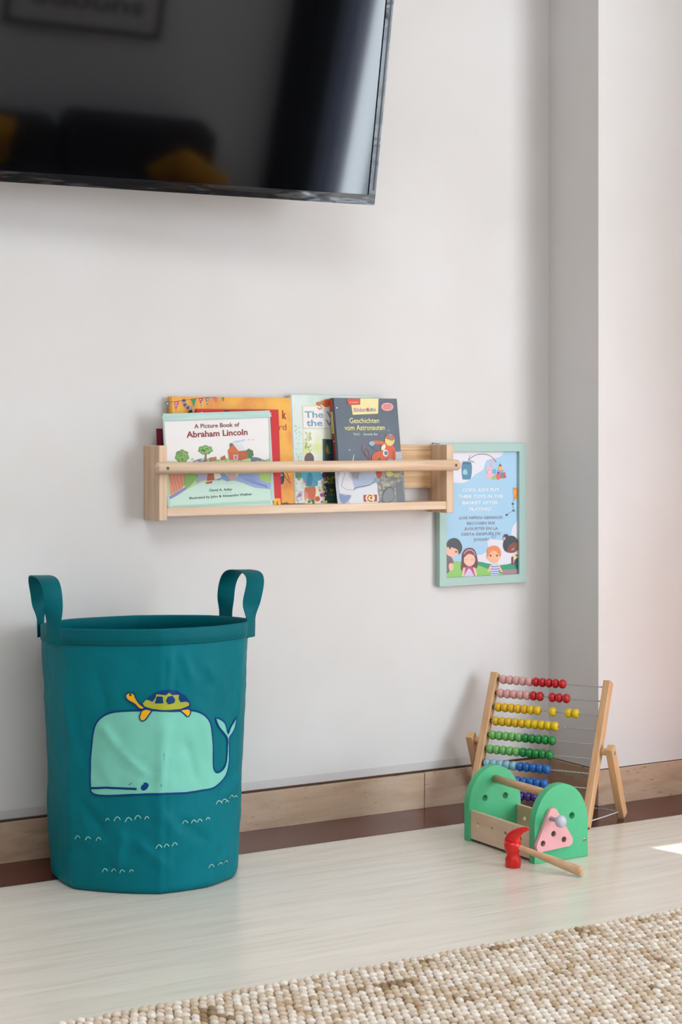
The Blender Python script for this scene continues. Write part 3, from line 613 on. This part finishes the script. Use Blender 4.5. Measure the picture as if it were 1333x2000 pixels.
# ------------------------------------------------------------------ laundry-style toy basket
BC = Vector((1.3765, -.199, 0)); BF = Vector((.4158, .9164, 0)).normalized(); BR = Vector((BF.y, -BF.x, 0))
RZ = [(0, .176), (.012, .1785), (.1, .1825), (.246, .1855), (.343, .190), (.43, .1945), (.50, .1965)]
def RL(z):
    for (a, ra), (b_, rb) in zip(RZ, RZ[1:]):
        if z <= b_: t = (z-a)/(b_-a); return ra+(rb-ra)*t
    return RZ[-1][1]
VX = [math.radians(a) for a in (-175, -132, -92, -48, 8, 40, 68, 100, 140, 185)]
def polyr(p):
    p = (p+PI) % (2*PI)-PI
    if p < VX[0]: p += 2*PI
    for a, b_ in zip(VX, VX[1:]):
        if a <= p <= b_: m = (a+b_)/2; return math.cos((b_-a)/2)/math.cos(p-m)
    return 1
def ztop(p): return .4755+.0065*math.cos(p)+.002*math.sin(p)
def fold(p, z, p0, z0, p1, z1, wd, amp):
    """a crease between two points of the cloth, in metres of arc and height"""
    a = Vector((p0*.185, z0)); b_ = Vector((p1*.185, z1)); q = Vector((p*.185, z)); d = b_-a; t = max(0, min(1, (q-a).dot(d)/d.dot(d)))
    r = (q-(a+d*t)); s = r.length/wd
    if s > 4: return 0
    side = 1 if (d.x*r.y-d.y*r.x) > 0 else -1
    e = min(t, 1-t)*4; e = min(1, e+.15)
    return amp*e*math.exp(-s*s)*(1 if side > 0 else .75)
FOLDS = []
def bsurf(p, z, off=0.0, wr=True):
    r = RL(z); wgt = .34 + .22*max(0, 1-z/.09)
    mul = 1+wgt*(polyr(p)-1)+.006
    if z < .008: mul *= 1-.03*(1-z/.008)**2
    d = off
    if wr:
        k = min(1, max(0, (z-.0)/.05))*min(1, max(0, (.452-z)/.03))
        v = Vector((p*.185*11, z*9, 3.3)); d += k*(.003*noise.noise(v)+.0016*noise.noise(v*2.7)+.001*noise.noise(v*5)*(1+noise.noise(v*1.7+Vector((9,2,4)))*1.5))
        for f_ in FOLDS: d += k*1.5*fold(p, z, *f_)
        d += k*.0018*math.exp(-abs((math.degrees(p)-8)/1.6))+k*.0016*math.exp(-abs((math.degrees(p)-14)/1.0))
        # slight buckles near the base
        d += .0028*math.exp(-((z-.05)/.03)**2)*noise.noise(Vector((p*3.5, 5, 1)))
    rl = r*mul+d; rd = r*.955*mul+d
    return BC + BR*(rl*math.sin(p)) - BF*(rd*math.cos(p)) + Vector((0, 0, z))
def bpx(px, py):
    """photo pixel -> (angle, height) on the smooth basket wall"""
    p, z = 0.0, .25; u = (px-666.5)/FP; v = (py-850)/FP
    def g(p, z):
        q = bsurf(p, z, 0, False)-CAM; d = q.dot(FW); return q.dot(RT)/d-u, -q.z/d-v
    p = math.asin(max(-.99, min(.99, (px-285)/196)))
    for _ in range(25):
        a = g(p, z); e = 1e-5; ap = g(p+e, z); az = g(p, z+e)
        j = [[(ap[0]-a[0])/e, (az[0]-a[0])/e], [(ap[1]-a[1])/e, (az[1]-a[1])/e]]; det = j[0][0]*j[1][1]-j[0][1]*j[1][0]
        if abs(det) < 1e-9: break
        dp = (-a[0]*j[1][1]+a[1]*j[0][1])/det; dz = (-a[1]*j[0][0]+a[0]*j[1][0])/det
        p += max(-.2, min(.2, dp)); z += max(-.1, min(.1, dz)); p = max(-1.5, min(1.5, p)); z = max(0, min(.47, z))
    return p, z
for (a, e, wd, amp) in (((196, 1412), (232, 1464), .009, .003), ((232, 1464), (290, 1518), .008, .003), ((333, 1245), (325, 1400), .007, .0026), ((325, 1400), (313, 1545), .007, .003),
        ((352, 1265), (375, 1330), .008, .0025), ((400, 1300), (440, 1350), .009, .0028), ((360, 1440), (385, 1530), .009, -.003), ((470, 1510), (430, 1560), .01, .003), ((345, 1600), (410, 1650), .012, -.003),
        ((150, 1560), (210, 1640), .012, -.003), ((240, 1620), (225, 1700), .012, .003), ((120, 1330), (150, 1500), .012, .003), ((465, 1280), (455, 1380), .01, -.0025), ((420, 1690), (455, 1660), .008, .003),
        ((310, 1580), (350, 1640), .012, .003), ((180, 1300), (210, 1400), .014, -.0025), ((260, 1640), (330, 1700), .011, .0025), ((396, 1400), (410, 1480), .01, .002)):
    FOLDS.append((*bpx(*a), *bpx(*e), wd, amp))
bk = thing('storage_basket', 'tall teal fabric toy basket printed with a pale whale and a turtle', 'basket', BC)
TB = Matrix.Translation(-BC)
b = MB(); NP, NZ = 260, 100
rows = [[TB @ bsurf(-PI+2*PI*i/NP, .0004+(ztop(-PI+2*PI*i/NP)-.006)*k/NZ) for i in range(NP)] for k in range(NZ+1)]
b.rings(rows, M_teal, True, False, True)
rows = [[TB @ bsurf(-PI+2*PI*i/NP, .0015+(ztop(-PI+2*PI*i/NP)-.0075)*k/NZ, -.0012) for i in range(NP)] for k in range(NZ+1)]
inner = MB(); 
b.add([p for r in rows for p in r], [(k*NP+i, (k+1)*NP+i, (k+1)*NP+(i+1) % NP, k*NP+(i+1) % NP) for k in range(NZ) for i in range(NP)], M_teal, True)
b.add(rows[0], [tuple(range(NP))], M_teal)
b.add([TB @ bsurf(-PI+2*PI*i/NP, .0004) for i in range(NP)], [tuple(range(NP))[::-1]], M_teal)
# print
bm_ = lambda u, v, h: TB @ bsurf(u/.185, v, h+.0008)
def bp(pts): 
    o = []
    for x, y in pts: p, z = bpx(x, y); o.append((p*.185, z))
    return o
cw = cr(160, 1330, 4.166); B_ = lambda pts: bp([cw(x, y) for x, y in pts])
def pfab(c): return mat('print_'+c, c, .5, .15)
navy = '0d3f7c'; G = .006
whale = [(72, 890), (70, 830), (68, 740), (70, 650), (78, 560), (88, 470), (100, 400), (118, 350), (150, 305), (200, 270), (270, 250), (360, 243), (470, 240), (600, 238), (760, 245), (880, 238), (950, 252), (1000, 285), (1035, 340), (1055, 420), (1065, 520), (1068, 640), (1075, 715), (1100, 745), (1135, 730), (1165, 690), (1182, 600), (1188, 500), (1180, 455), (1130, 400), (1095, 350), (1080, 300), (1120, 310), (1155, 335), (1175, 380), (1190, 430), (1210, 380), (1240, 335), (1262, 300), (1250, 380), (1225, 430), (1200, 460), (1200, 540), (1195, 650), (1180, 740), (1150, 800), (1080, 865), (980, 890), (850, 910), (640, 915), (400, 925), (200, 935), (110, 925), (80, 905)]
wp = smoothpoly(B_(whale), 2)
b.poly(wp, bm_, pfab('7fd0bc'), .0003, G); b.stroke(wp, .0034, bm_, pfab(navy), .0006, True, G)
b.stroke(B_([(80, 872), (200, 868), (320, 874), (440, 877)]), .0042, bm_, pfab(navy), .0006, False, G)
b.poly(B_(smoothpoly([(480, 870), (490, 845), (505, 838), (500, 828), (525, 826), (545, 845), (535, 870), (515, 888), (492, 888)])), bm_, pfab(navy), .0006, G)
b.stroke(B_([(385, 844), (405, 830)]), .0011, bm_, pfab(navy), .0006)
for pts, col in (([(490, 190), (540, 135), (590, 100), (650, 78), (710, 68), (780, 80), (840, 120), (875, 165), (888, 200), (870, 225), (640, 245), (520, 222)], navy),
                 ([(495, 182), (525, 152), (545, 157), (575, 170), (600, 135), (605, 107), (640, 110), (680, 115), (705, 94), (735, 115), (790, 112), (785, 145), (800, 172), (845, 167), (870, 180), (868, 200), (800, 228), (660, 236), (560, 223), (510, 205)], 'b2b53c'),
                 ([(610, 125), (655, 125), (662, 180), (592, 182)], navy), ([(695, 125), (735, 118), (760, 150), (755, 178), (700, 188), (680, 160)], navy)):
    b.poly(B_(pts), bm_, pfab(col), .0008 + .0003*(col != navy)+(.0005 if len(pts) < 8 else 0), G)
for pts in ([(358, 120), (372, 100), (400, 95), (425, 105), (440, 140), (470, 185), (510, 215), (495, 228), (465, 222), (435, 190), (400, 170), (370, 150)],
            [(490, 240), (540, 222), (570, 235), (545, 275), (520, 310), (490, 325), (470, 300), (478, 265)], [(800, 235), (840, 222), (878, 235), (880, 265), (858, 290), (835, 270)]):
    q = smoothpoly(B_(pts), 3); b.poly(q, bm_, pfab('f6b91f'), .0012, G); b.stroke(q, .0022, bm_, pfab(navy), .0014, True)
b.poly(B_(circ(396, 112, 10, 10)), bm_, pfab('12264a'), .0015)
b.stroke(B_([(500, 222), (560, 236), (650, 240), (780, 238), (880, 222)]), .0022, bm_, pfab(navy), .0014, False, G)
cw = cr(50, 1400, 2.836)
for row in ([(453, 568, .7), (508, 563, 1.2), (570, 568, 1.3), (622, 555, 1.2), (672, 558, .8)], [(885, 582, 1), (930, 577, .9), (963, 573, .9), (1008, 562, .7)], [(1070, 472, 1.1), (1097, 462, 1), (1112, 468, .7), (1137, 440, .9), (1160, 440, .4)],
            [(292, 665, 1), (350, 670, .9), (405, 675, .9)], [(738, 715, 1.1), (780, 710, .9), (825, 703, 1)], [(440, 848, 1), (490, 848, .9), (537, 852, .9), (588, 850, .7)], [(1030, 825, 1), (1075, 812, .8), (1105, 800, .7)]):
    for x, y, s_ in row:
        b.stroke(bp([cw(x+dx*s_, y+dy*s_) for dx, dy in ((-14, 11), (-8, -2), (0, -8), (8, -4), (14, 5))]), .0015, bm_, pfab('a6dccb'), .0006)
b.nofix = True
b.build('basket_body', bk)
# hem
b = MB(); hp = [(-.0295, .0008), (-.0293, .0018), (-.016, .0021), (-.003, .0022), (-.0004, .0016), (.0003, 0), (-.0004, -.0014), (-.003, -.0022), (-.028, -.0022), (-.0285, -.0014)]
b.rings([[TB @ (bsurf(p, ztop(p)+dz, off)) for p in [-PI+2*PI*i/200 for i in range(200)]] for dz, off in hp+[hp[0]]], M_tealhem, True, False, True)
b.build('hem', bk)
b = MB(); 
for i in range(200):
    p = -PI+2*PI*i/200; q = lambda p_, dz: TB @ bsurf(p_, ztop(p_)+dz, .0022)
    if i % 1 == 0: b.add([q(p, -.0262), q(p+.018, -.0262), q(p+.018, -.0257), q(p, -.0257)], [(0, 1, 2, 3)], mat('thread', '1c8a8c', .7))
b.build('hem_stitching', bk)
def handle(p1, p2, zt, out, back, bul, ex=.6):
    n = 70; sm = lambda t: max(0, min(1, t))**2*(3-2*max(0, min(1, t)))
    tan = lambda p: (BR*math.cos(p)+BF*math.sin(p)).normalized()
    t1 = tan(p1); t2 = tan(p2); t1 = t1 if t1.dot(BR) > 0 else -t1; t2 = t2 if t2.dot(BR) > 0 else -t2; t1 = t1.lerp(BR, .3).normalized(); t2 = t2.lerp(BR, .15).normalized()
    foot = lambda p, z: TB @ bsurf(p, min(z, .468), .0062, False)
    z0 = .505; C_ = []; W_ = []
    for i in range(10):
        z = .447+(z0-.447)*i/10; c0 = foot(p1, z); c0.z = z; C_.append(c0); W_.append(t1.lerp(BR, sm((z-.478)/.05)))
    A = foot(p1, .468); B2 = foot(p2, .468)
    for i in range(n+1):
        a = PI*i/n; cc = math.cos(a); s_ = .5-.5*math.copysign(abs(cc)**.7, cc); c0 = A.lerp(B2, s_)
        k = s_ if back else 1-s_
        c0 += BR*(out*bul*math.sin(a)**1.1*(.25+.9*k)); c0.z = z0+(zt-z0)*math.sin(a)**ex
        C_.append(c0); W_.append(t1.lerp(BR, sm((c0.z-.478)/.05)) if a < PI/2 else t2.lerp(BR, sm((c0.z-.478)/.05)))
    for i in range(10):
        z = z0-(z0-.447)*(i+1)/10; c0 = foot(p2, z); c0.z = z; C_.append(c0); W_.append(t2.lerp(BR, sm((z-.478)/.05)))
    rings = []
    for i, c0 in enumerate(C_):
        d = (C_[min(i+1, len(C_)-1)]-C_[max(i-1, 0)]).normalized(); wv = (W_[i]-d*W_[i].dot(d)).normalized(); nv = wv.cross(d)
        hw = .0168; ht = .0011
        rings.append([c0+wv*hw+nv*ht, c0+wv*hw-nv*ht, c0-wv*hw-nv*ht, c0-wv*hw+nv*ht])
    m = MB(); m.rings(rings, M_tealhem, True, True, True); m.build('handle', bk, bevel=.0004)
handle(math.radians(-57), math.radians(-98), .567, -1, True, .012)
handle(math.radians(81), math.radians(128), .568, 1, False, .019, .75)

# ------------------------------------------------------------------ abacus
AD = Vector((.4974, -.8675, 0)); AN = Vector((.8675, .4974, 0))
ab0 = (Vector((2.3226, -.3443, 0))+Vector((2.1893, -.1118, 0)))/2
L_ = .268; AS, AH = .1355, .2906
ab = thing('abacus', 'wooden toy abacus with rows of coloured beads on an A-frame stand in the corner', 'toy')
AM = Matrix(((AD.x, AN.x, 0, ab0.x), (AD.y, AN.y, 0, ab0.y), (0, 0, 1, 0), (0, 0, 0, 1))); ab.matrix_world = AM
ang = math.atan2(AS, AH); ll = math.hypot(AS, AH)
def beam(name, x, y0, z0, y1, z1, wx, wy, mt):
    d = Vector((0, y1-y0, z1-z0)); ln = d.length; d.normalize(); q = Vector((0, d.z, -d.y))
    T = Matrix(((1, 0, 0, x), (0, q.y, d.y, y0), (0, q.z, d.z, z0), (0, 0, 0, 1)))
    m = MB(); m.box(-wx/2, wx/2, -wy/2, wy/2, 0, ln, mt); o = m.build(name, None, bevel=.002, seg=3); o.parent = ab; o.matrix_local = T; return o
for x in (-L_/2, L_/2): beam('post', x, 0, .004, AS, AH+.004, .0165, .022, M_beech)
PY, PZ = .071, .153
for sx in (-1, 1):
    x = sx*(L_/2+.030); leg = beam('rear_leg', x, PY-.006, PZ+.012, .140, .006, .0165, .022, M_beech)
    m = MB(); m.tube([(sx*(L_/2+.005), PY, PZ), (sx*(L_/2+.026), PY, PZ)], .0075, M_beech, 20); m.build('pivot_dowel', ab)
    m = MB(); m.lathe([(0, 0), (.0048, 0), (.0048, .0012), (.002, .0016), (0, .0012)], M_steel, (sx*(L_/2+.037), PY, PZ), (sx, 0, 0), 14); m.build('pivot_screw', ab)
def twist(a, e, r, name, mt=M_wire):
    a = Vector(a); e = Vector(e); d = (e-a).normalized(); ln = (e-a).length; x = d.orthogonal().normalized(); y = d.cross(x); m = MB()
    n = int(ln/.0022)
    for ph in (0, PI): m.tube([a+d*(ln*i/n)+(x*math.cos(ph+i*.75)+y*math.sin(ph+i*.75))*r*.55 for i in range(n+1)], r*.72, mt, 6)
    m.build(name, ab)
m = MB()
twist((-L_/2-.03, .134, .016), (L_/2+.03, .134, .016), .0013, 'cross_wire')
m = MB(); m.tube([(L_/2, .003, .014), (L_/2+.016, .07, .015), (L_/2+.028, .133, .016)], .0012, mat('white_cord', 'd9d9d6', .6), 8); m.build('cord', ab)
m = MB(); m.tube([(-L_/2, .003, .014), (-L_/2-.012, .06, .009), (-L_/2-.028, .133, .016)], .0012, mat('white_cord', 'd9d9d6', .6), 8); m.build('cord', ab)
def bead_mesh(cm):
    m = MB(); R0, H0 = .0104, .0077; pr = [(.0026, -H0*.9)]
    for i in range(13):
        a = -PI/2+PI*i/12; pr.append((.0040+(R0-.0040)*abs(math.cos(a))**.9, H0*math.sin(a)))
    pr.append((.0026, H0*.9)); m.lathe(pr, cm, (0, 0, 0), (1, 0, 0), 20); return m
BM = {}
def bead(x, y, z, key, colr):
    if key not in BM:
        o = bead_mesh(mat('bead_'+key, colr, .22, .5, coat=.3)).build('bead', ab); BM[key] = o
    else:
        o = BM[key].copy(); COL.objects.link(o); o.parent = ab
    o.location = (x, y, z); o.rotation_euler = (random.uniform(0, 6), 0, 0)
CLR = {'pink': 'e3a9a6', 'red': 'c4161c', 'lemon': 'e8b81c', 'yellow': 'eac40e', 'mint': '76bd66', 'green': '14893a', 'sky': '8fc0d4', 'blue': '1466b8', 'lilac': '8f7fb8', 'purple': '3f2478'}
cols = [('pink', 'red'), ('pink', 'red'), ('lemon', 'yellow'), ('lemon', 'yellow'), ('mint', 'green'), ('mint', 'green'), ('sky', 'blue'), ('sky', 'blue'), ('lilac', 'purple'), ('lilac', 'purple')]
cx7 = [[330, 372, 415, 460, 505, 545, 590, 635, 680, 735], [312, 357, 400, 443, 487, 528, 575, 665, 712, 762], [295, 340, 382, 427, 468, 512, 558, 668, 778, 825], [278, 320, 363, 407, 450, 493, 540, 585, 630, 673],
       [257, 300, 345, 390, 430, 472, 515, 560, 605, 650], [240, 283, 327, 370, 410, 452, 498, 543, 588, 633], [220, 263, 307, 350, 390, 432, 478, 523, 568, 613]]
AI = AM.inverted()
for r_ in range(10):
    f_ = 1-(.042+.1*r_); y, z = AS*f_, AH*f_+.004
    twist((-L_/2, y, z), (L_/2, y, z), .0014, 'rod')
    if r_ < 7:
        xs = []
        for q in cx7[r_]:
            px = 890+q/3.508; lo, hi = -.14, .14
            for _ in range(30):
                mid = (lo+hi)/2; P3 = AM @ Vector((mid, y, z))-CAM; u = 666.5+FP*P3.dot(RT)/P3.dot(FW)
                if u < px: lo = mid
                else: hi = mid
            xs.append(mid)
    else: xs = [-L_/2+.0175+.0158*i for i in range(10)]
    for i in range(1, 10): xs[i] = max(xs[i], xs[i-1]+.01565)
    for i, x in enumerate(xs): bead(x, y, z, cols[r_][i >= 5], CLR[cols[r_][i >= 5]])
    m = MB(); m.lathe([(.0018, 0), (.0042, 0), (.0042, .002), (.0018, .002)], M_black, (-L_/2+.007, y, z), (1, 0, 0), 12); m.build('washer', ab)

# ------------------------------------------------------------------ toy tool box
tb = thing('toy_toolbox', 'green wooden toy toolbox with a pink triangle, standing in front of the abacus', 'toy', (2.113, -.411, 0))
def arch(hw, z0, zs, za, n=28):
    o = [(-hw, z0), (hw, z0)]
    for i in range(n+1):
        t = PI*i/n; o.append((hw*math.cos(t), zs+(za-zs)*math.sin(t)))
    return o
for yy in (-.119, .101):
    b = MB(); b.plate(arch(.0655, .0005, .069, .149), [circ(sx*.0258, .0845, .0067, 20)[::-1] for sx in (-1, 1)], yy, yy+.018, M_green); b.build('end_panel', tb, bevel=.0014)
for sx in (-1, 1):
    b = MB(); xf = sx*.0625; sg = -sx
    fn = lambda u, v, y, xf=xf, sg=sg: Vector((xf+sg*y, u, v))
    b.plate([(-.101, .006), (.101, .006), (.101, .064), (-.101, .064)], [circ(u, .0388, .0047, 16)[::-1] for u in (.0745, .0265, -.0185, -.0685)], 0, .008, M_ply, mat('hole_wood', 'd9c7a8', .6), fn); b.build('side_board', tb, bevel=.001)
b = MB(); b.box(-.0545, .0545, -.101, .101, .006, .013, M_ply); b.build('floor_board', tb)
b = MB(); b.tube([(0, -.103, .122), (0, .103, .122)], .0082, M_beechx, 28); b.build('handle', tb)
tri = []
for (cx, cz), a0 in (((2.087-2.113, .0945), 22), ((2.0572-2.113, .0352), 150), ((2.1235-2.113, .0385), 262)):
    for i in range(9):
        t = math.radians(a0+ (122 if a0 != 22 else 128)*i/8); tri.append((cx+.0112*math.cos(t), cz+.0112*math.sin(t)))
b = MB(); b.plate(tri, [circ(x-2.113, z, .0058, 18)[::-1] for x, z in ((2.087, .0561), (2.1127, .0421), (2.0615, .0403))], -.1275, -.1195, M_pink, mat('deep_pink', 'e58f98', .45)); b.build('pink_triangle', tb, bevel=.001)['label'] = 'pink triangle with three holes'
b = MB(); b.lathe([(.0, 0), (.0045, 0), (.0045, .0205), (.006, .0215), (.0095, .0235), (.0118, .0275), (.0120, .0315), (.0100, .036), (.0055, .0385), (0, .039)], M_lil, (2.081-2.113, -.1275, .0865), (0, -1, 0), 28); b.build('peg', tb)['label'] = 'pale lilac round-headed peg'
b = MB(); b.lathe([(0, 0), (.0036, 0), (.0036, .001), (.0016, .0014), (0, .0009)], M_steel, (2.1697-2.113, -.119, .0338), (0, -1, 0), 14); b.lathe([(0, 0), (.0016, 0), (.0016, .0006), (0, .0006)], M_gap, (2.1697-2.113, -.1203, .0338), (0, -1, 0), 6); b.build('screw', tb)

# ------------------------------------------------------------------ toy hammer
HD = Vector((.063, -.13, 0)).normalized(); HP = Vector((-HD.y, HD.x, 0))
hm = thing('toy_hammer', 'red plastic claw hammer with a wooden handle lying against the toy toolbox', 'toy', (2.001, -.523, 0))
b = MB(); sp = [(0, .0004, .0146), (0, .002, .0154), (0, .014, .0152), (0, .018, .0146), (0, .0215, .0118), (-.0005, .026, .0120), (-.001, .032, .0152), (-.0008, .041, .0172), (.0, .050, .0158)]
b.tube([HD*h+Vector((0, 0, z)) for h, z, r in sp], [r for _, _, r in sp], M_red, 26, True, HD)
for s_ in (-1, 1):
    cl = [(-.001, .042, .0160, .002), (.0, .051, .0150, .003), (.003, .060, .0115, .0052), (.010, .067, .0085, .0068), (.018, .0715, .0058, .0078), (.027, .0742, .0036, .0066), (.034, .0755, .0008, .007)]
    b.tube([HD*(h-.001)+HP*(s_*o_)+Vector((0, 0, z)) for h, z, r, o_ in cl], [r for _, _, r, _ in cl], M_red, 20, True, HD, .62)
b.build('hammer_head', hm)['label'] = 'red claw hammer head standing on its striking face'
b = MB(); n = 24; pts = []; rad = []
for i in range(n+1):
    t = i/n; pts.append(HD*(.008+.139*t)+Vector((0, 0, .040-.0303*t))); rad.append(.0056+.0036*(3*t*t-2*t**3) if t < .97 else .0092-(t-.97)*.04)
b.tube(pts, rad, M_beechx, 24); b.build('handle', hm)

# ------------------------------------------------------------------ rug
RX0, RX1, RY0, RY1 = .25, 2.42, -3.0, -.94
M_jute = mat('jute_base', '8a735b', .95, .1, c2='77624c', nscale=60)
b = MB(); b.box(RX0, RX1, RY0, RY1-.004, .0006, .007, M_jute)
JC = [mat('jute_%s' % n, a, .9, .15, c2=e, nscale=350, stretch=(1, 3, 3)) for n, a, e in (('cream', 'eaddce', 'dccbb8'), ('beige', 'dfcdb8', 'cfb9a1'), ('tan', 'cfb696', 'bca080'), ('brown', 'a38a6d', '957a5e'), ('pale', 'f4ebe0', 'e8dccd'))]
random.seed(11); ico = []
for i in range(5):
    a = -PI/2+PI*(i+.0)/4
    ico.append((math.sin(a), math.cos(a)))
def knot(cx, cy, cz, lx, ly, lz, an, mt):
    ca, sa = math.cos(an), math.sin(an); vs = []; n = 6
    for sx, rr_ in ico:
        if rr_ < .01: vs.append((sx, 0, 0)); continue
        for k in range(n): vs.append((sx, rr_*math.cos(2*PI*k/n), rr_*math.sin(2*PI*k/n)))
    vs = [(cx+(x*lx)*ca-(y*ly)*sa, cy+(x*lx)*sa+(y*ly)*ca, cz+z*lz) for x, y, z in vs]
    fs = [(0, 1+(k+1) % n, 1+k) for k in range(n)]
    for r in range(2):
        for k in range(n): fs.append((1+r*n+k, 1+r*n+(k+1) % n, 1+(r+1)*n+(k+1) % n, 1+(r+1)*n+k))
    e = 1+3*n; fs += [(e, 1+2*n+k, 1+2*n+(k+1) % n) for k in range(n)]
    b.add(vs, fs, mt, True)
ry = 0; pit = .0165
while RY1-ry*pit > -1.75:
    y = RY1-ry*pit-.008; xx = RX0+.006+(ry*.0060) % .0136
    while xx < RX1-.004:
        if not (y < -1.2 and xx > 2.1):
            q = noise.noise(Vector((xx*14, y*14, 0))); v = random.random()+q*.35
            mt = JC[3] if q > .45 and v > .85 else JC[2] if v > .93 else JC[1] if v > .55 else JC[0] if v > .25 else JC[4]
            knot(xx+random.uniform(-.0012, .0012), y+random.uniform(-.0015, .0015), .0075+random.uniform(-.001, .0014), .0068+random.uniform(-.0008, .0006), .0086, .0060, random.uniform(-.12, .3), mt)
        xx += .0136
    ry += 1
b.nofix = True
rg = b.build('rug'); tag(rg, 'chunky woven beige jute rug lying on the pale stone floor', 'rug')

# ------------------------------------------------------------------ the room behind, mirrored in the screen, and added light helpers
M_sofa = mat('charcoal_upholstery', '34353a', .85, .2, bump=.001, bscale=250); M_must = mat('mustard_cloth', 'c98a1a', .8, .2)
def pill(m, x0, x1, y0, y1, z0, z1, r, mt, n=5):
    o = rrect(x0, x1, z0, z1, r, n); e = r*.5
    ins = rrect(x0+e, x1-e, z0+e, z1-e, max(r-e, .002), n); mid = rrect(x0+e*.3, x1-e*.3, z0+e*.3, z1-e*.3, max(r-e*.3, .002), n)
    m.rings([[Vector((a, y, c_)) for a, c_ in L] for L, y in ((ins, y0), (mid, y0+e*.3), (o, y0+e), (o, y1-e), (mid, y1-e*.3), (ins, y1))], mt)
sf = thing('sofa', 'low charcoal sofa against the front wall, mirrored in the screen', 'sofa', (1.60, -3.5, 0))
b = MB(); b.box(-.95, 1.02, -.45, .38, .06, .26, M_sofa); b.build('base', sf, bevel=.02)
for x in (-.9, .97):
    for y in (-.4, .3):
        b = MB(); b.tube([(x, y, 0), (x, y, .07)], .02, M_black, 12); b.build('leg', sf)
for x0, x1 in ((-.93, .33), (.34, 1.0)):
    b = MB(); pill(b, x0, x1, -.22, .37, .26, .37, .04, M_sofa); b.build('seat_cushion', sf)
for x0, x1, z1 in ((-.9, .325, .525), (.335, .97, .565)):
    b = MB(); pill(b, x0, x1, -.44, -.25, .30, z1, .06, M_sofa); b.build('back_cushion', sf)
def cushion(label, x, y, z, s_, an, rx=-.35):
    m = MB(); n = 12; vs = []; 
    for sg in (-1, 1):
        for i in range(n+1):
            for k in range(n+1):
                u = -1+2*i/n; v = -1+2*k/n; t = ((1-u**4)*(1-v**4))**.5; f = 1-.06*(1-abs(u*v)); vs.append((u*s_*f, sg*(.012+t*.06), v*s_*f))
    N1 = (n+1)**2; fs = []
    for sd in (0, 1):
        for i in range(n):
            for k in range(n):
                a = sd*N1+i*(n+1)+k; q = (a, a+1, a+n+2, a+n+1); fs.append(q if sd else q[::-1])
    rim = [i*(n+1) for i in range(n+1)]+[n*(n+1)+k for k in range(1, n+1)]+[i*(n+1)+n for i in range(n-1, -1, -1)]+[k for k in range(n-1, 0, -1)]
    for a, c_ in zip(rim, rim[1:]+rim[:1]): fs.append((a, c_, c_+N1, a+N1))
    m.add(vs, fs, M_must, True); o = m.build('throw_cushion'); o.location = (x, y, z); o.rotation_euler = (rx, an, 0); tag(o, label, 'cushion')
cushion('mustard throw cushion on the left half of the charcoal sofa', 1.60, -3.62, .475, .105, .08)
cushion('mustard throw cushion lying low on the right half of the charcoal sofa', 2.40, -3.50, .42, .13, .5, -1.0)
sg = thing('wall_sign', 'pale grey sign with dark lettering on the wall above the sofa', 'sign', (2.0, YF, .88))
b = MB(); b.box(-.30, .30, .001, .02, 0, .42, ink('d9d9e0')); b.text('sunope', (.24, .115), (-.22, .115), .07, lambda u, v, h: Vector((u, .02+h, v)), ink('2a2a30'), .001, bold=.02); b.build('panel', sg)
b = MB()
b.plate([(-.32, -.02), (.32, -.02), (.32, .44), (-.32, .44)], [[(-.30, 0), (-.30, .42), (.30, .42), (.30, 0)]], .001, .028, ink('3a3530')); b.build('frame', sg)
def drape(name, label, pts, z0, z1, amp, mt, folds=9, turn=0):
    m = MB(); n = folds*12; rows = []
    a = Vector(pts[0]); e = Vector(pts[1]); d = (e-a); q = Vector((-d.y, d.x)).normalized()
    for k in range(9):
        z = z0+(z1-z0)*k/8; f = 1-.25*k/8
        rows.append([Vector((*(a+d*(i/n)+q*(amp*f*math.sin(2*PI*folds*i/n)+amp*.3*math.sin(5.3*i/n*folds))), z)) for i in range(n+1)])
    m.rings(rows, mt, False, False, True); o = m.build(name); md = o.modifiers.new('s', 'SOLIDIFY'); md.thickness = .002; tag(o, label, 'curtain')
drape('sheer_curtain', 'narrow lilac sheer curtain hanging beside the dark grey drape', ((3.06, -3.92), (3.20, -3.92)), .02, 2.4, .02, mat('sheer_lilac', 'b4b8ca', .8, .2, trans=.6), 3)
M_sheer = mat('sheer_white', 'e6ecf4', .8, .2, trans=.65)
drape('sheer_curtain', 'sheer white curtain gathered before the window beside the sofa', ((3.29, -3.9), (3.50, -3.9)), .02, 2.4, .03, M_sheer, 4)
drape('drape', 'dark grey drape hanging beside the sheer white curtain', ((2.84, -3.92), (3.05, -3.92)), .02, 2.4, .03, mat('dark_drape', '26262c', .9, .1), 4)
drape('light_block_curtain', 'unseen thin cream curtain added beyond the column to shade it', ((3.02, -.24), (3.02, -1.0)), .02, 2.45, .03, mat('blocker_voile', 'dccfc0', .85, .2, trans=.4), 6)  # added out of view to block window light from the column
b = MB(); b.plate(rrect(2.62, 3.25, -1.5, -.36, .03), [], .0012, .012, mat('bounce_orange', 'f86a0c', .9, .1, bump=.001, bscale=150), None, lambda u, v, y: Vector((u, v, y)))  # added out of view, throws an orange glow onto the column
o = b.build('bounce_mat'); tag(o, 'unseen orange mat added to bounce warm light onto the column', 'mat')
cl_ = thing('ceiling_fill_panel', 'added square white panel above the unseen fill light', 'fill light', (.6, -2.6, 2.62)); b = MB(); b.box(-.8, .8, -.8, .8, -.008, 0, M_white); b.build('fill_panel_body', cl_)  # added panel that gives the ceiling fill light a body
